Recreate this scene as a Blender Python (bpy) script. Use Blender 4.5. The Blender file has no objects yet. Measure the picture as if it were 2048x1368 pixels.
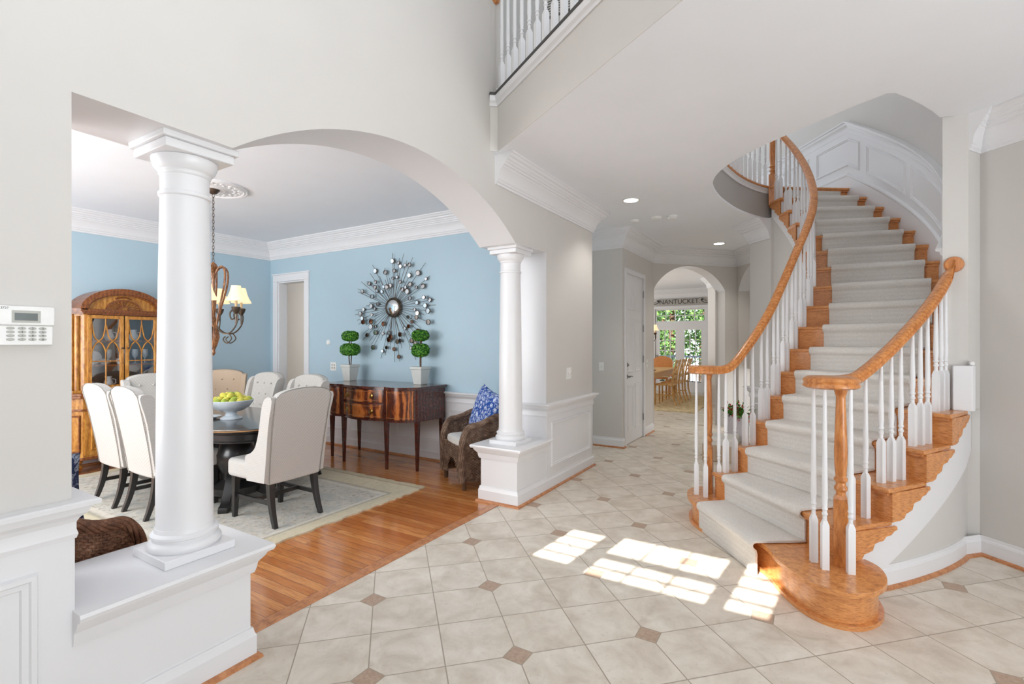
import bpy, bmesh, math, random
from mathutils import Vector, Matrix
from mathutils.geometry import tessellate_polygon
random.seed(7)
SC = bpy.context.scene
COL = SC.collection
PI = math.pi
def R(d): return math.radians(d)

# ------------------------------------------------------------------ camera
YAW = math.atan(597 / 984)
cam_d = bpy.data.cameras.new('camera'); cam = bpy.data.objects.new('camera', cam_d); COL.objects.link(cam)
cam_d.sensor_width = 36; cam_d.lens = 984 / 2048 * 36; cam_d.clip_start = .05; cam_d.clip_end = 200
cam.location = (0, 0, 1.4); cam.rotation_euler = (PI / 2, 0, YAW)
SC.camera = cam
# ------------------------------------------------------------------ world, sun, lights, exposure
W = bpy.data.worlds.new('world'); SC.world = W; W.use_nodes = True
# dim sky above; bright lower half added to lift light onto the ceilings
_t = W.node_tree; _tc = _t.nodes.new('ShaderNodeTexCoord'); _sp = _t.nodes.new('ShaderNodeSeparateXYZ'); _rp = _t.nodes.new('ShaderNodeValToRGB')
_t.links.new(_tc.outputs['Generated'], _sp.inputs[0]); _mr = _t.nodes.new('ShaderNodeMapRange'); _mr.inputs['From Min'].default_value = -.12; _mr.inputs['From Max'].default_value = .12
_t.links.new(_sp.outputs[2], _mr.inputs[0]); _t.links.new(_mr.outputs[0], _rp.inputs[0])
_rp.color_ramp.elements[0].color = (.93, .97, 1, 1); _rp.color_ramp.elements[1].color = (.15, .165, .185, 1)
_t.links.new(_rp.outputs[0], _t.nodes['Background'].inputs[0])
_t.nodes['Background'].inputs[1].default_value = 4.0
SC.view_settings.view_transform = 'Standard'; SC.view_settings.look = 'None'
SC.view_settings.gamma = 1; SC.view_settings.use_curve_mapping = False
SC.view_settings.exposure = 0.36
SC.cycles.max_bounces = 10; SC.cycles.diffuse_bounces = 7; SC.cycles.glossy_bounces = 4
SC.cycles.caustics_reflective = False; SC.cycles.caustics_refractive = False
SC.cycles.sample_clamp_indirect = 6
def light(name, kind, loc, energy, color=(1, 1, 1), size=1, sizey=None, rot=(0, 0, 0), aim=None):
    d = bpy.data.lights.new(name, kind); o = bpy.data.objects.new(name, d); COL.objects.link(o)
    o.location = loc; o.rotation_euler = rot; d.energy = energy; d.color = color
    if aim is not None: o.rotation_euler = Vector(aim).to_track_quat('-Z', 'Y').to_euler()
    if kind == 'AREA':
        d.shape = 'RECTANGLE'; d.size = size; d.size_y = sizey or size
    elif kind == 'SUN': d.angle = R(.32)
    else: d.shadow_soft_size = size
    return o
light('sun', 'SUN', (0, -8, 9), 15, (1, .96, .9), aim=(.1, 1, -.6))
light('dining_fill', 'AREA', (-4.9, -.95, 1.6), 150, (.95, .98, 1), 3.2, 1.9, aim=(0, 1, .32))  # added fill for the dining room; the wall behind it has no window
light('foyer_fill', 'AREA', (-.6, -1.05, 4.3), 30, (.97, .99, 1), 2.6, 2.2, aim=(0, 1, .1))  # added fill high in the foyer, no opening modelled behind it
light('breakfast_fill', 'AREA', (-5.6, 11, 1.6), 38, (1, .99, .97), 3, 2, aim=(1, 0, .1))  # added side fill to brighten the breakfast room
light('family_room_fill', 'AREA', (2.6, 9.2, 1.6), 70, (1, .97, .93), 3, 2, aim=(-1, 0, .1))  # added fill lamp, out of view in the family room
light('living_room_fill', 'AREA', (4.1, .9, 1.2), 120, (.9, .95, 1), 3.4, 2.0, aim=(-1, .35, .7))  # added lamp out of view, tilted upward to brighten the foyer ceiling
light('corridor_fill', 'AREA', (-5.6, 5.45, 1.8), 16, (1, .98, .95), 1.2, 1.4, aim=(1, 0, 0))  # added lamp lighting the corridor toward the hall

light('corridor_far_fill', 'AREA', (-7.4, 5.45, 1.7), 26, (1, .98, .95), 1.2, 1.6, aim=(-1, 0, 0))  # second added lamp, brightens the corridor past the dining doorway

# ------------------------------------------------------------------ helpers
class MB:
    def __init__(s): s.v = []; s.f = []; s.m = []; s.T = None
    def add(s, vs, fs, m=0):
        b = len(s.v)
        if s.T is not None: vs = [tuple(s.T @ Vector(p)) for p in vs]
        s.v += [tuple(p) for p in vs]; s.f += [tuple(b + i for i in f) for f in fs]; s.m += [m] * len(fs); return s
    def box(s, x0, x1, y0, y1, z0, z1, m=0):
        v = [(x0, y0, z0), (x1, y0, z0), (x1, y1, z0), (x0, y1, z0), (x0, y0, z1), (x1, y0, z1), (x1, y1, z1), (x0, y1, z1)]
        return s.add(v, [(3, 2, 1, 0), (4, 5, 6, 7), (0, 1, 5, 4), (1, 2, 6, 5), (2, 3, 7, 6), (3, 0, 4, 7)], m)
    def hexa(s, v, m=0):
        return s.add(v, [(3, 2, 1, 0), (4, 5, 6, 7), (0, 1, 5, 4), (1, 2, 6, 5), (2, 3, 7, 6), (3, 0, 4, 7)], m)
    def prism(s, poly, z0, z1, m=0):
        return s.pmap(poly, lambda a, b, d: (a, b, d), z0, z1, m)
    def pmap(s, poly, fn, d0, d1, m=0, holes=()):
        loops = [list(poly)] + [list(h) for h in holes]
        flat = [p for l in loops for p in l]; n = len(flat)
        vs = [fn(a, b, d0) for a, b in flat] + [fn(a, b, d1) for a, b in flat]
        tri = tessellate_polygon([[Vector((a, b, 0)) for a, b in l] for l in loops])
        fs = [tuple(t) for t in tri] + [tuple(n + i for i in reversed(t)) for t in tri]
        o = 0
        for l in loops:
            k = len(l)
            fs += [(o + i, o + (i + 1) % k, n + o + (i + 1) % k, n + o + i) for i in range(k)]; o += k
        return s.add(vs, fs, m)
    def tube(s, path, r, n=8, m=0, closed=False, caps=True, flat=1.0):
        P = [Vector(p) for p in path]; N = len(P)
        rr = r if isinstance(r, (list, tuple)) else [r] * N
        vs = []; up = None
        for i, p in enumerate(P):
            a = P[i - 1] if (i > 0 or closed) else p; b = P[(i + 1) % N] if (i < N - 1 or closed) else p
            t = (b - a); t = t.normalized() if t.length > 1e-9 else Vector((0, 0, 1))
            if up is None:
                up = Vector((0, 0, 1)) if abs(t.z) < .9 else Vector((1, 0, 0))
            x = up.cross(t)
            if x.length < 1e-6: x = Vector((1, 0, 0)).cross(t)
            x.normalize(); y = t.cross(x).normalized(); up = y
            for k in range(n):
                c = 2 * PI * k / n
                vs.append(p + x * math.cos(c) * rr[i] + y * math.sin(c) * rr[i] * flat)
        fs = []
        for i in range(N if closed else N - 1):
            j = (i + 1) % N
            fs += [(i * n + k, i * n + (k + 1) % n, j * n + (k + 1) % n, j * n + k) for k in range(n)]
        if caps and not closed: fs += [tuple(range(n))[::-1], tuple((N - 1) * n + k for k in range(n))]
        return s.add(vs, fs, m)
    def lathe(s, prof, n=24, c=(0, 0, 0), m=0, ax=None):
        M = Matrix.Translation(c)
        if ax is not None: M = M @ Vector(ax).to_track_quat('Z', 'Y').to_matrix().to_4x4()
        vs = []
        for r, z in prof:
            for k in range(n):
                a = 2 * PI * (k + .5) / n; vs.append(M @ Vector((r * math.cos(a), r * math.sin(a), z)))
        fs = []
        for i in range(len(prof) - 1):
            fs += [(i * n + k, i * n + (k + 1) % n, (i + 1) * n + (k + 1) % n, (i + 1) * n + k) for k in range(n)]
        fs += [tuple(range(n))[::-1], tuple((len(prof) - 1) * n + k for k in range(n))]
        return s.add(vs, fs, m)
    def sweep(s, path, prof, z=0, closed=False, m=0):
        """profile (offset to the left of travel, height) swept along a path of (x, y[, z])"""
        P = [Vector((p[0], p[1])) for p in path]; Z = [p[2] if len(p) > 2 else z for p in path]; N = len(P); n = len(prof)
        vs = []
        for i in range(N):
            a = P[i - 1] if (i > 0 or closed) else None; b = P[(i + 1) % N] if (i < N - 1 or closed) else None
            d1 = (P[i] - a).normalized() if a is not None else None; d2 = (b - P[i]).normalized() if b is not None else None
            if d1 is None: d1 = d2
            if d2 is None: d2 = d1
            n1 = Vector((-d1.y, d1.x)); n2 = Vector((-d2.y, d2.x)); mm = (n1 + n2); mm = mm / max(.25, (1 + n1.dot(n2)))
            for o, h in prof: vs.append((P[i].x + mm.x * o, P[i].y + mm.y * o, Z[i] + h))
        fs = []
        for i in range(N if closed else N - 1):
            j = (i + 1) % N
            fs += [(i * n + k, i * n + (k + 1) % n, j * n + (k + 1) % n, j * n + k) for k in range(n)]
        if not closed: fs += [tuple(range(n))[::-1], tuple((N - 1) * n + k for k in range(n))]
        return s.add(vs, fs, m)
    def sphere(s, c, r, n=12, m=0, sc=(1, 1, 1)):
        k = max(4, n // 2); vs = []; fs = []
        for i in range(1, k):
            t = PI * i / k
            for j in range(n):
                a = 2 * PI * j / n
                vs.append((c[0] + r * sc[0] * math.sin(t) * math.cos(a), c[1] + r * sc[1] * math.sin(t) * math.sin(a), c[2] + r * sc[2] * math.cos(t)))
        b = len(vs); vs += [(c[0], c[1], c[2] + r * sc[2]), (c[0], c[1], c[2] - r * sc[2])]
        for i in range(k - 2):
            fs += [(i * n + j, (i + 1) * n + j, (i + 1) * n + (j + 1) % n, i * n + (j + 1) % n) for j in range(n)]
        fs += [(b, j, (j + 1) % n) for j in range(n)] + [(b + 1, (k - 2) * n + (j + 1) % n, (k - 2) * n + j) for j in range(n)]
        return s.add(vs, fs, m)
    def build(s, name, mats, parent=None, bevel=0, kind=None, ang=38, weld=False, seg=2):
        me = bpy.data.meshes.new(name)
        bm = bmesh.new(); bv = [bm.verts.new(p) for p in s.v]
        for f, m in zip(s.f, s.m):
            try:
                q = bm.faces.new([bv[i] for i in f]); q.material_index = m; q.smooth = True
            except ValueError: pass
        if weld: bmesh.ops.remove_doubles(bm, verts=bm.verts, dist=1e-5)
        bmesh.ops.recalc_face_normals(bm, faces=bm.faces); bm.to_mesh(me); bm.free()
        me.set_sharp_from_angle(angle=R(ang))
        for mt in (mats if isinstance(mats, (list, tuple)) else [mats]): me.materials.append(mt)
        o = bpy.data.objects.new(name, me); COL.objects.link(o)
        if parent is not None: o.parent = parent
        if bevel:
            b = o.modifiers.new('bevel', 'BEVEL'); b.width = bevel; b.segments = seg; b.limit_method = 'ANGLE'; b.angle_limit = R(40)
        if kind: o['kind'] = kind
        return o
def tag(o, label=None, cat=None, group=None, kind=None):
    if label: o['label'] = label
    if cat: o['category'] = cat
    if group: o['group'] = group
    if kind: o['kind'] = kind
    return o
def thing(name, label, cat, loc=(0, 0, 0), rz=0, group=None):
    o = bpy.data.objects.new(name, None); COL.objects.link(o); o.location = loc; o.rotation_euler = (0, 0, rz); o.empty_display_size = .05
    return tag(o, label, cat, group)
KIDS = {}
def kids(o): return [c for c in bpy.data.objects if c.parent == o]
def dup(o, loc=None, rz=None, label=None, parent=None):
    c = o.copy(); COL.objects.link(c)
    if parent is not None: c.parent = parent
    for k in kids(o): dup(k, parent=c)
    if loc is not None: c.location = loc
    if rz is not None: c.rotation_euler = (0, 0, rz)
    if label: c['label'] = label
    return c
def struct(mb, name, mats, **k): k.setdefault('ang', 17); return mb.build(name, mats, kind='structure', **k)

# ------------------------------------------------------------------ materials
def srgb(r, g, b):
    f = lambda c: (c / 255 / 12.92) if c / 255 <= .04045 else ((c / 255 + .055) / 1.055) ** 2.4
    return (f(r), f(g), f(b), 1)
class NT:
    def __init__(s, name):
        s.mat = bpy.data.materials.new(name); s.mat.use_nodes = True; s.t = s.mat.node_tree; s.n = s.t.nodes
        s.b = s.n['Principled BSDF']
    def node(s, typ, **k):
        o = s.n.new(typ)
        for a, v in k.items():
            if a.startswith('i_'):
                key = a[2:].replace('_', ' '); o.inputs[int(key) if key.isdigit() else key].default_value = v
            else: setattr(o, a, v)
        return o
    def link(s, a, b): s.t.links.new(a, b)
    def put(s, sock, v):
        if hasattr(v, 'is_output'): s.link(v, sock)
        else: sock.default_value = v
    def math(s, op, a, b=0.0, c=None):
        o = s.node('ShaderNodeMath', operation=op); s.put(o.inputs[0], a); s.put(o.inputs[1], b)
        if c is not None: s.put(o.inputs[2], c)
        return o.outputs[0]
    def mix(s, f, a, b, mode='MIX'):
        o = s.node('ShaderNodeMix', data_type='RGBA', blend_type=mode); s.put(o.inputs[0], f); s.put(o.inputs[6], a); s.put(o.inputs[7], b); return o.outputs[2]
    def ramp(s, f, stops):
        o = s.node('ShaderNodeValToRGB'); e = o.color_ramp.elements
        while len(e) < len(stops): e.new(.5)
        for x, (p, c) in zip(e, stops): x.position = p; x.color = c
        s.put(o.inputs[0], f); return o.outputs[0]
    def coord(s, kind='Object', scale=(1, 1, 1), rot=(0, 0, 0)):
        tc = s.node('ShaderNodeTexCoord'); mp = s.node('ShaderNodeMapping'); mp.inputs['Scale'].default_value = scale; mp.inputs['Rotation'].default_value = rot
        s.link(tc.outputs[kind], mp.inputs[0]); return mp.outputs[0]
    def noise(s, v, scale, detail=3, rough=.5, dist=0):
        o = s.node('ShaderNodeTexNoise'); s.link(v, o.inputs['Vector']); o.inputs['Scale'].default_value = scale
        o.inputs['Detail'].default_value = detail; o.inputs['Roughness'].default_value = rough; o.inputs['Distortion'].default_value = dist; return o
    def bump(s, h, strength, dist=.01):
        o = s.node('ShaderNodeBump'); o.inputs['Strength'].default_value = strength; o.inputs['Distance'].default_value = dist
        s.link(h, o.inputs['Height']); s.link(o.outputs[0], s.b.inputs['Normal']); return o
    def fin(s, col=None, rough=None, metal=None, spec=None):
        for k, v in (('Base Color', col), ('Roughness', rough), ('Metallic', metal), ('Specular IOR Level', spec)):
            if v is not None: s.put(s.b.inputs[k], v)
        return s.mat
def paint(name, c, rough=.6, var=.015, bump=.02, spec=.3):
    t = NT(name); v = t.coord('Object'); n = t.noise(v, 3.0, 2)
    d = tuple(max(0, x * (1 - var * 3)) for x in c[:3]) + (1,)
    n2 = t.noise(v, 260, 2)
    if bump: t.bump(n2.outputs[0], bump, .002)
    return t.fin(t.mix(n.outputs[0], c, d), rough, 0, spec)
def plain(name, c, rough=.5, metal=0, spec=.5, bump=None, coat=0):
    t = NT(name); v = t.coord('Object'); n = t.noise(v, 40, 3)
    d = tuple(x * .88 for x in c[:3]) + (1,)
    if bump: t.bump(t.noise(v, bump[0], 3).outputs[0], bump[1], bump[2])
    if coat: t.b.inputs['Coat Weight'].default_value = coat; t.b.inputs['Coat Roughness'].default_value = .1
    return t.fin(t.mix(n.outputs[0], c, d), rough, metal, spec)
def emit(name, c, e, base=None):
    t = NT(name); t.b.inputs['Emission Color'].default_value = c; t.b.inputs['Emission Strength'].default_value = e
    return t.fin(base or c, .6)
def wood(name, c1, c2, c3, scale=(1, 1, 1), rot=(0, 0, 0), rough=.3, ring=14, coat=.3, kind='Object', spec=.5, wv=.3, fine=38):
    t = NT(name); v = t.coord(kind, scale, rot)
    w = t.node('ShaderNodeTexWave', wave_type='BANDS', bands_direction='Y', i_Scale=ring, i_Distortion=5.0, i_Detail=3.0, i_Detail_Scale=1.2)
    t.link(v, w.inputs['Vector'])
    n = t.noise(v, fine, 5, .7, .4); n2 = t.noise(v, 4, 2)
    f = t.math('ADD', t.math('MULTIPLY', w.outputs[1], wv), t.math('MULTIPLY', n.outputs[0], 1 - wv))
    col = t.ramp(f, [(.33, c1), (.5, c2), (.68, c3)])
    col = t.mix(t.math('MULTIPLY', n2.outputs[0], .2), col, c2)
    t.bump(n.outputs[0], .06, .002)
    t.b.inputs['Coat Weight'].default_value = coat; t.b.inputs['Coat Roughness'].default_value = .12
    return t.fin(col, rough, 0, spec)

M = {}
M['wall'] = paint('greige_wall_paint', srgb(207, 204, 200), .65)
M['blue'] = paint('blue_wall_paint', srgb(175, 198, 210), .6)
M['ceil'] = paint('white_ceiling_paint', srgb(236, 239, 244), .7)
M['trim'] = paint('white_trim_paint', srgb(224, 224, 226), .35, .004, 0, .4)
M['white'] = plain('white_plastic', srgb(236, 236, 234), .35)
M['dark_strip'] = plain('dark_grey_edge', srgb(70, 68, 66), .6)
M['wall_shaded'] = paint('shaded_wall_paint', srgb(176, 172, 168), .65)  # wall paint darkened: shade of the upper hall put into the colour
M['oak'] = wood('honey_oak', srgb(158, 94, 46), srgb(206, 138, 80), srgb(226, 162, 100), (2, 2, 14), (0, 0, 0), .28, 2.5, wv=.05, fine=16)
M['oak_rail'] = wood('honey_oak_rail', srgb(160, 94, 42), srgb(198, 126, 64), srgb(222, 156, 92), (1, 1, .25), (0, 0, 0), .3, 14, wv=.12)
M['shoe'] = wood('oak_shoe_moulding', srgb(150, 92, 54), srgb(186, 124, 80), srgb(206, 146, 100), (1, 1, 1), (0, 0, 0), .4, 3, wv=.08)
M['mahog'] = wood('flame_mahogany', srgb(58, 20, 10), srgb(128, 62, 26), srgb(186, 108, 48), (1, 1, .4), (0, 0, 0), .22, 9, .5, wv=.38)
M['mahog_dark'] = wood('dark_mahogany', srgb(42, 16, 12), srgb(72, 30, 22), srgb(98, 46, 32), (1, 1, 1), (0, 0, 0), .2, 6, .6, wv=.1)
M['cab'] = wood('antique_pine', srgb(136, 80, 28), srgb(184, 124, 50), srgb(212, 160, 80), (1, 1, .35), (0, 0, 0), .35, 6, .3, wv=.12)
M['cab_dark'] = wood('antique_pine_dark', srgb(84, 40, 16), srgb(128, 70, 28), srgb(150, 92, 40), (1, 1, 1), (0, 0, 0), .4, 9, .3, wv=.15)
M['pine'] = wood('light_pine', srgb(176, 130, 72), srgb(214, 170, 108), srgb(232, 194, 136), (1, 1, .4), (0, 0, 0), .4, 8, .2)
M['black'] = plain('black_wood', srgb(34, 32, 32), .32, 0, .5, None, .3)
M['tabletop'] = plain('black_tabletop', srgb(50, 44, 42), .22, 0, .5, None, .5)
M['gold_line'] = plain('worn_gold_edge', srgb(168, 120, 72), .4)
M['metal'] = plain('brushed_nickel', srgb(150, 150, 150), .3, 1)
M['brass'] = plain('aged_brass', srgb(178, 140, 80), .3, 1)
M['iron'] = plain('bronze_iron', srgb(96, 84, 74), .4, .8)
M['mirror'] = plain('mirror_glass', srgb(225, 228, 230), .03, 1)
M['mirror_soft'] = plain('small_mirror_glass', srgb(235, 236, 238), .22, 1)
M['mirror_bronze'] = plain('bronze_mirror', srgb(120, 84, 66), .08, 1)
M['mirror_dark'] = plain('smoked_mirror', srgb(62, 66, 64), .08, 1)
M['ceramic'] = plain('white_ceramic', srgb(225, 233, 240), .15, 0, .6)
M['lemon'] = plain('lemon_skin', srgb(214, 206, 84), .4, 0, .4, (60, .2, .004))
M['lime'] = plain('lime_skin', srgb(168, 186, 70), .4, 0, .4, (60, .2, .004))
M['fabric2'] = plain('cream_cotton', srgb(224, 222, 216), .85, 0, .1)
M['candle'] = plain('candle_sleeve', srgb(214, 190, 150), .5)
M['btn'] = plain('oval_key', srgb(186, 186, 180), .6)
M['ink'] = plain('dark_print', srgb(60, 60, 60), .6)
M['lcd'] = plain('lcd_panel', srgb(92, 100, 98), .2)
M['picture'] = plain('picture_frame_wood', srgb(92, 54, 34), .4)
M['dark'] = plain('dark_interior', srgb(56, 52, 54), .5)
M['bulb'] = emit('lit_lamp', (1, .96, .88, 1), 9)
def glass_mat():
    t = NT('window_glass'); t.b.inputs['Transmission Weight'].default_value = 1; t.b.inputs['IOR'].default_value = 1.02
    return t.fin(srgb(250, 252, 252), 0.0, 0, .5)
M['glass'] = glass_mat()
def cabinet_glass():
    t = NT('cabinet_glass')
    mixs = t.node('ShaderNodeMixShader'); tr = t.node('ShaderNodeBsdfTransparent'); gl = t.node('ShaderNodeBsdfGlossy'); gl.inputs['Roughness'].default_value = .02
    mixs.inputs[0].default_value = .16; t.link(tr.outputs[0], mixs.inputs[1]); t.link(gl.outputs[0], mixs.inputs[2])
    t.link(mixs.outputs[0], t.n['Material Output'].inputs[0]); return t.mat
M['cabglass'] = cabinet_glass()
def shade_mat():
    t = NT('lamp_shade_fabric'); v = t.coord('Object'); n = t.noise(v, 90, 2)
    t.b.inputs['Emission Color'].default_value = srgb(255, 226, 178); t.b.inputs['Emission Strength'].default_value = .55
    return t.fin(t.mix(n.outputs[0], srgb(244, 226, 190), srgb(232, 210, 170)), .8)
M['shade'] = shade_mat()
def fabric_mat():
    t = NT('woven_linen'); v = t.coord('Object')
    ck = t.node('ShaderNodeTexBrick', offset=.5, squash=1); ck.inputs['Scale'].default_value = 60; ck.inputs['Mortar Size'].default_value = .03
    mp = t.coord('Object', (1, 1, 1), (R(30), R(25), R(45))); t.link(mp, ck.inputs[0])
    n = t.noise(v, 420, 2)
    f = t.math('ADD', t.math('MULTIPLY', ck.outputs[1], .45), t.math('MULTIPLY', n.outputs[0], .55))
    t.bump(n.outputs[0], .25, .002)
    t.b.inputs['Sheen Weight'].default_value = .15
    return t.fin(t.ramp(f, [(.25, srgb(204, 201, 197)), (.75, srgb(158, 154, 149))]), .9, 0, .15)
M['fabric'] = fabric_mat()
M['piping'] = plain('grey_piping', srgb(150, 146, 140), .8)
def fabric_tan():
    t = NT('tan_linen'); v = t.coord('Object'); n = t.noise(v, 300, 2)
    return t.fin(t.mix(n.outputs[0], srgb(206, 186, 164), srgb(184, 162, 140)), .9, 0, .15)
M['fabric_tan'] = fabric_tan()
def carpet_mat():
    t = NT('runner_carpet'); v = t.coord('Object', (150, 150, 300)); vv = t.coord('Object'); n = t.noise(v, 1.0, 3, .6); n3 = t.noise(vv, 3, 2)
    w = t.node('ShaderNodeTexWave', wave_type='BANDS', bands_direction='Z', i_Scale=9.0, i_Distortion=2.5, i_Detail=2.0, i_Detail_Scale=3.0); t.link(vv, w.inputs['Vector'])
    h = t.math('ADD', t.math('MULTIPLY', n.outputs[0], 1.2), t.math('MULTIPLY', w.outputs[1], .25))
    t.bump(h, .8, .008)
    c = t.ramp(n.outputs[0], [(.3, srgb(218, 213, 207)), (.5, srgb(233, 229, 223)), (.7, srgb(243, 240, 236))])
    c = t.mix(t.math('MULTIPLY', w.outputs[1], .12), c, srgb(196, 190, 182))
    return t.fin(c, .95, 0, .05)
M['carpet'] = carpet_mat()
def rug_mat():
    t = NT('faded_oriental_rug'); v = t.coord('Object')
    n = t.noise(v, 6, 5, .7, 1.5); n2 = t.noise(v, 26, 4, .7); n3 = t.noise(v, 1.1, 2)
    c = t.ramp(n.outputs[0], [(.3, srgb(208, 205, 200)), (.5, srgb(192, 184, 170)), (.62, srgb(160, 167, 168)), (.75, srgb(196, 174, 142))])
    c = t.mix(t.ramp(n2.outputs[0], [(.55, (0, 0, 0, 1)), (.62, (1, 1, 1, 1))]), c, srgb(150, 136, 118))
    c = t.mix(t.math('MULTIPLY', n3.outputs[0], .6), c, srgb(206, 202, 194))
    sp = t.node('ShaderNodeSeparateXYZ'); t.link(v, sp.inputs[0])
    # border bands near the edge (rug spans +-2.1 by +-1.25 about its origin)
    dx = t.math('SUBTRACT', 1.68, t.math('ABSOLUTE', sp.outputs[0])); dy = t.math('SUBTRACT', 1.15, t.math('ABSOLUTE', sp.outputs[1]))
    d = t.math('MINIMUM', t.math('ADD', t.math('MULTIPLY', dx, 1.5), .12), dy)  # x-edge border weakened to imitate the light gradient across the rug
    band = t.ramp(t.math('MULTIPLY', d, 2.0), [(0, srgb(186, 166, 120)), (.1, srgb(202, 186, 148)), (.14, srgb(160, 138, 98)), (.2, srgb(212, 198, 164)), (.6, srgb(206, 192, 158)), (.66, srgb(150, 140, 120)), (.72, srgb(215, 208, 195))])
    inb = t.math('LESS_THAN', d, .4)
    c = t.mix(t.math('MULTIPLY', inb, .62), c, band)
    t.bump(n2.outputs[0], .4, .01)
    return t.fin(c, .95, 0, .05)
M['rug'] = rug_mat()
def sisal_mat():
    t = NT('breakfast_rug'); v = t.coord('Object'); n = t.noise(v, 9, 5, .7, .6)
    return t.fin(t.ramp(n.outputs[0], [(.3, srgb(170, 146, 104)), (.55, srgb(214, 196, 158)), (.75, srgb(232, 222, 200))]), .95, 0, .05)
M['sisal'] = sisal_mat()
def wicker_mat(name, a, b, c, sc=1.0):
    t = NT(name); v = t.coord('Object'); n = t.noise(v, 18, 3, .6)
    n2 = t.noise(v, 120, 2)
    f = t.math('ADD', t.math('MULTIPLY', n.outputs[0], .7), t.math('MULTIPLY', n2.outputs[0], .3))
    return t.fin(t.ramp(f, [(.3, a), (.5, b), (.72, c)]), .6, 0, .3)
M['wicker'] = wicker_mat('kubu_wicker', srgb(70, 52, 42), srgb(116, 92, 76), srgb(164, 142, 124))
M['wicker_dark'] = wicker_mat('dark_brown_wicker', srgb(58, 36, 25), srgb(104, 68, 48), srgb(150, 110, 84))
M['pot'] = plain('crackled_stone_pot', srgb(204, 206, 202), .7, 0, .3, (35, .4, .006))
def leaf_mat():
    t = NT('boxwood_leaf'); v = t.coord('Object'); n = t.noise(v, 60, 2)
    return t.fin(t.ramp(n.outputs[0], [(.35, srgb(20, 62, 10)), (.5, srgb(48, 116, 24)), (.65, srgb(116, 176, 54))]), .45, 0, .4)
M['leaf'] = leaf_mat()
M['bark'] = plain('brown_stem', srgb(92, 66, 46), .8)
def pillow_mat(name, lo, hi, sc):
    t = NT(name); v = t.coord('Object'); n = t.noise(v, sc, 4, .6, 2.5)
    vo = t.node('ShaderNodeTexVoronoi', feature='DISTANCE_TO_EDGE'); vo.inputs['Scale'].default_value = sc * 1.4; t.link(v, vo.inputs['Vector'])
    f = t.math('ADD', t.math('MULTIPLY', n.outputs[0], .8), t.math('MULTIPLY', vo.outputs[0], .7))
    return t.fin(t.ramp(f, [(.46, lo), (.52, hi), (.56, lo), (.66, hi)]), .9, 0, .1)
M['pillow'] = pillow_mat('blue_white_print', srgb(48, 84, 158), srgb(206, 216, 236), 14)
M['pillow2'] = pillow_mat('navy_grey_print', srgb(40, 48, 76), srgb(150, 154, 164), 12)
def plank_mat():
    t = NT('oak_strip_floor'); v = t.coord('Object')
    br = t.node('ShaderNodeTexBrick', offset=.37, offset_frequency=2)
    for k, x in (('Scale', 1), ('Mortar Size', .0012), ('Mortar Smooth', .2), ('Bias', 0), ('Brick Width', 1.0), ('Row Height', .062)): br.inputs[k].default_value = x
    br.inputs['Color1'].default_value = (0, 0, 0, 1); br.inputs['Color2'].default_value = (1, 1, 1, 1); br.inputs['Mortar'].default_value = (.5, .5, .5, 1)
    t.link(v, br.inputs[0])
    bw = t.node('ShaderNodeRGBToBW'); t.link(br.outputs[0], bw.inputs[0])
    vs = t.node('ShaderNodeVectorMath', operation='MULTIPLY'); vs.inputs[1].default_value = (1.1, 9, 1); t.link(v, vs.inputs[0])
    va = t.node('ShaderNodeVectorMath', operation='ADD'); t.link(vs.outputs[0], va.inputs[0]); cx = t.node('ShaderNodeCombineXYZ'); t.link(t.math('MULTIPLY', bw.outputs[0], 37.0), cx.inputs[0]); t.link(t.math('MULTIPLY', bw.outputs[0], 11.0), cx.inputs[2]); t.link(cx.outputs[0], va.inputs[1])
    g = t.noise(va.outputs[0], 3.2, 6, .65, 1.2)
    base = t.ramp(bw.outputs[0], [(0, srgb(176, 104, 52)), (.35, srgb(192, 120, 62)), (.7, srgb(202, 132, 72)), (1, srgb(213, 146, 86))])
    col = t.mix(t.ramp(g.outputs[0], [(.42, (0, 0, 0, 1)), (.62, (.6, .6, .6, 1))]), base, srgb(156, 88, 42))
    col = t.mix(br.outputs[1], col, srgb(84, 42, 20))
    t.bump(br.outputs[1], -.3, .001)
    t.b.inputs['Coat Weight'].default_value = .5; t.b.inputs['Coat Roughness'].default_value = .08
    return t.fin(col, .2, 0, .5)
M['plank'] = plank_mat()
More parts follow.
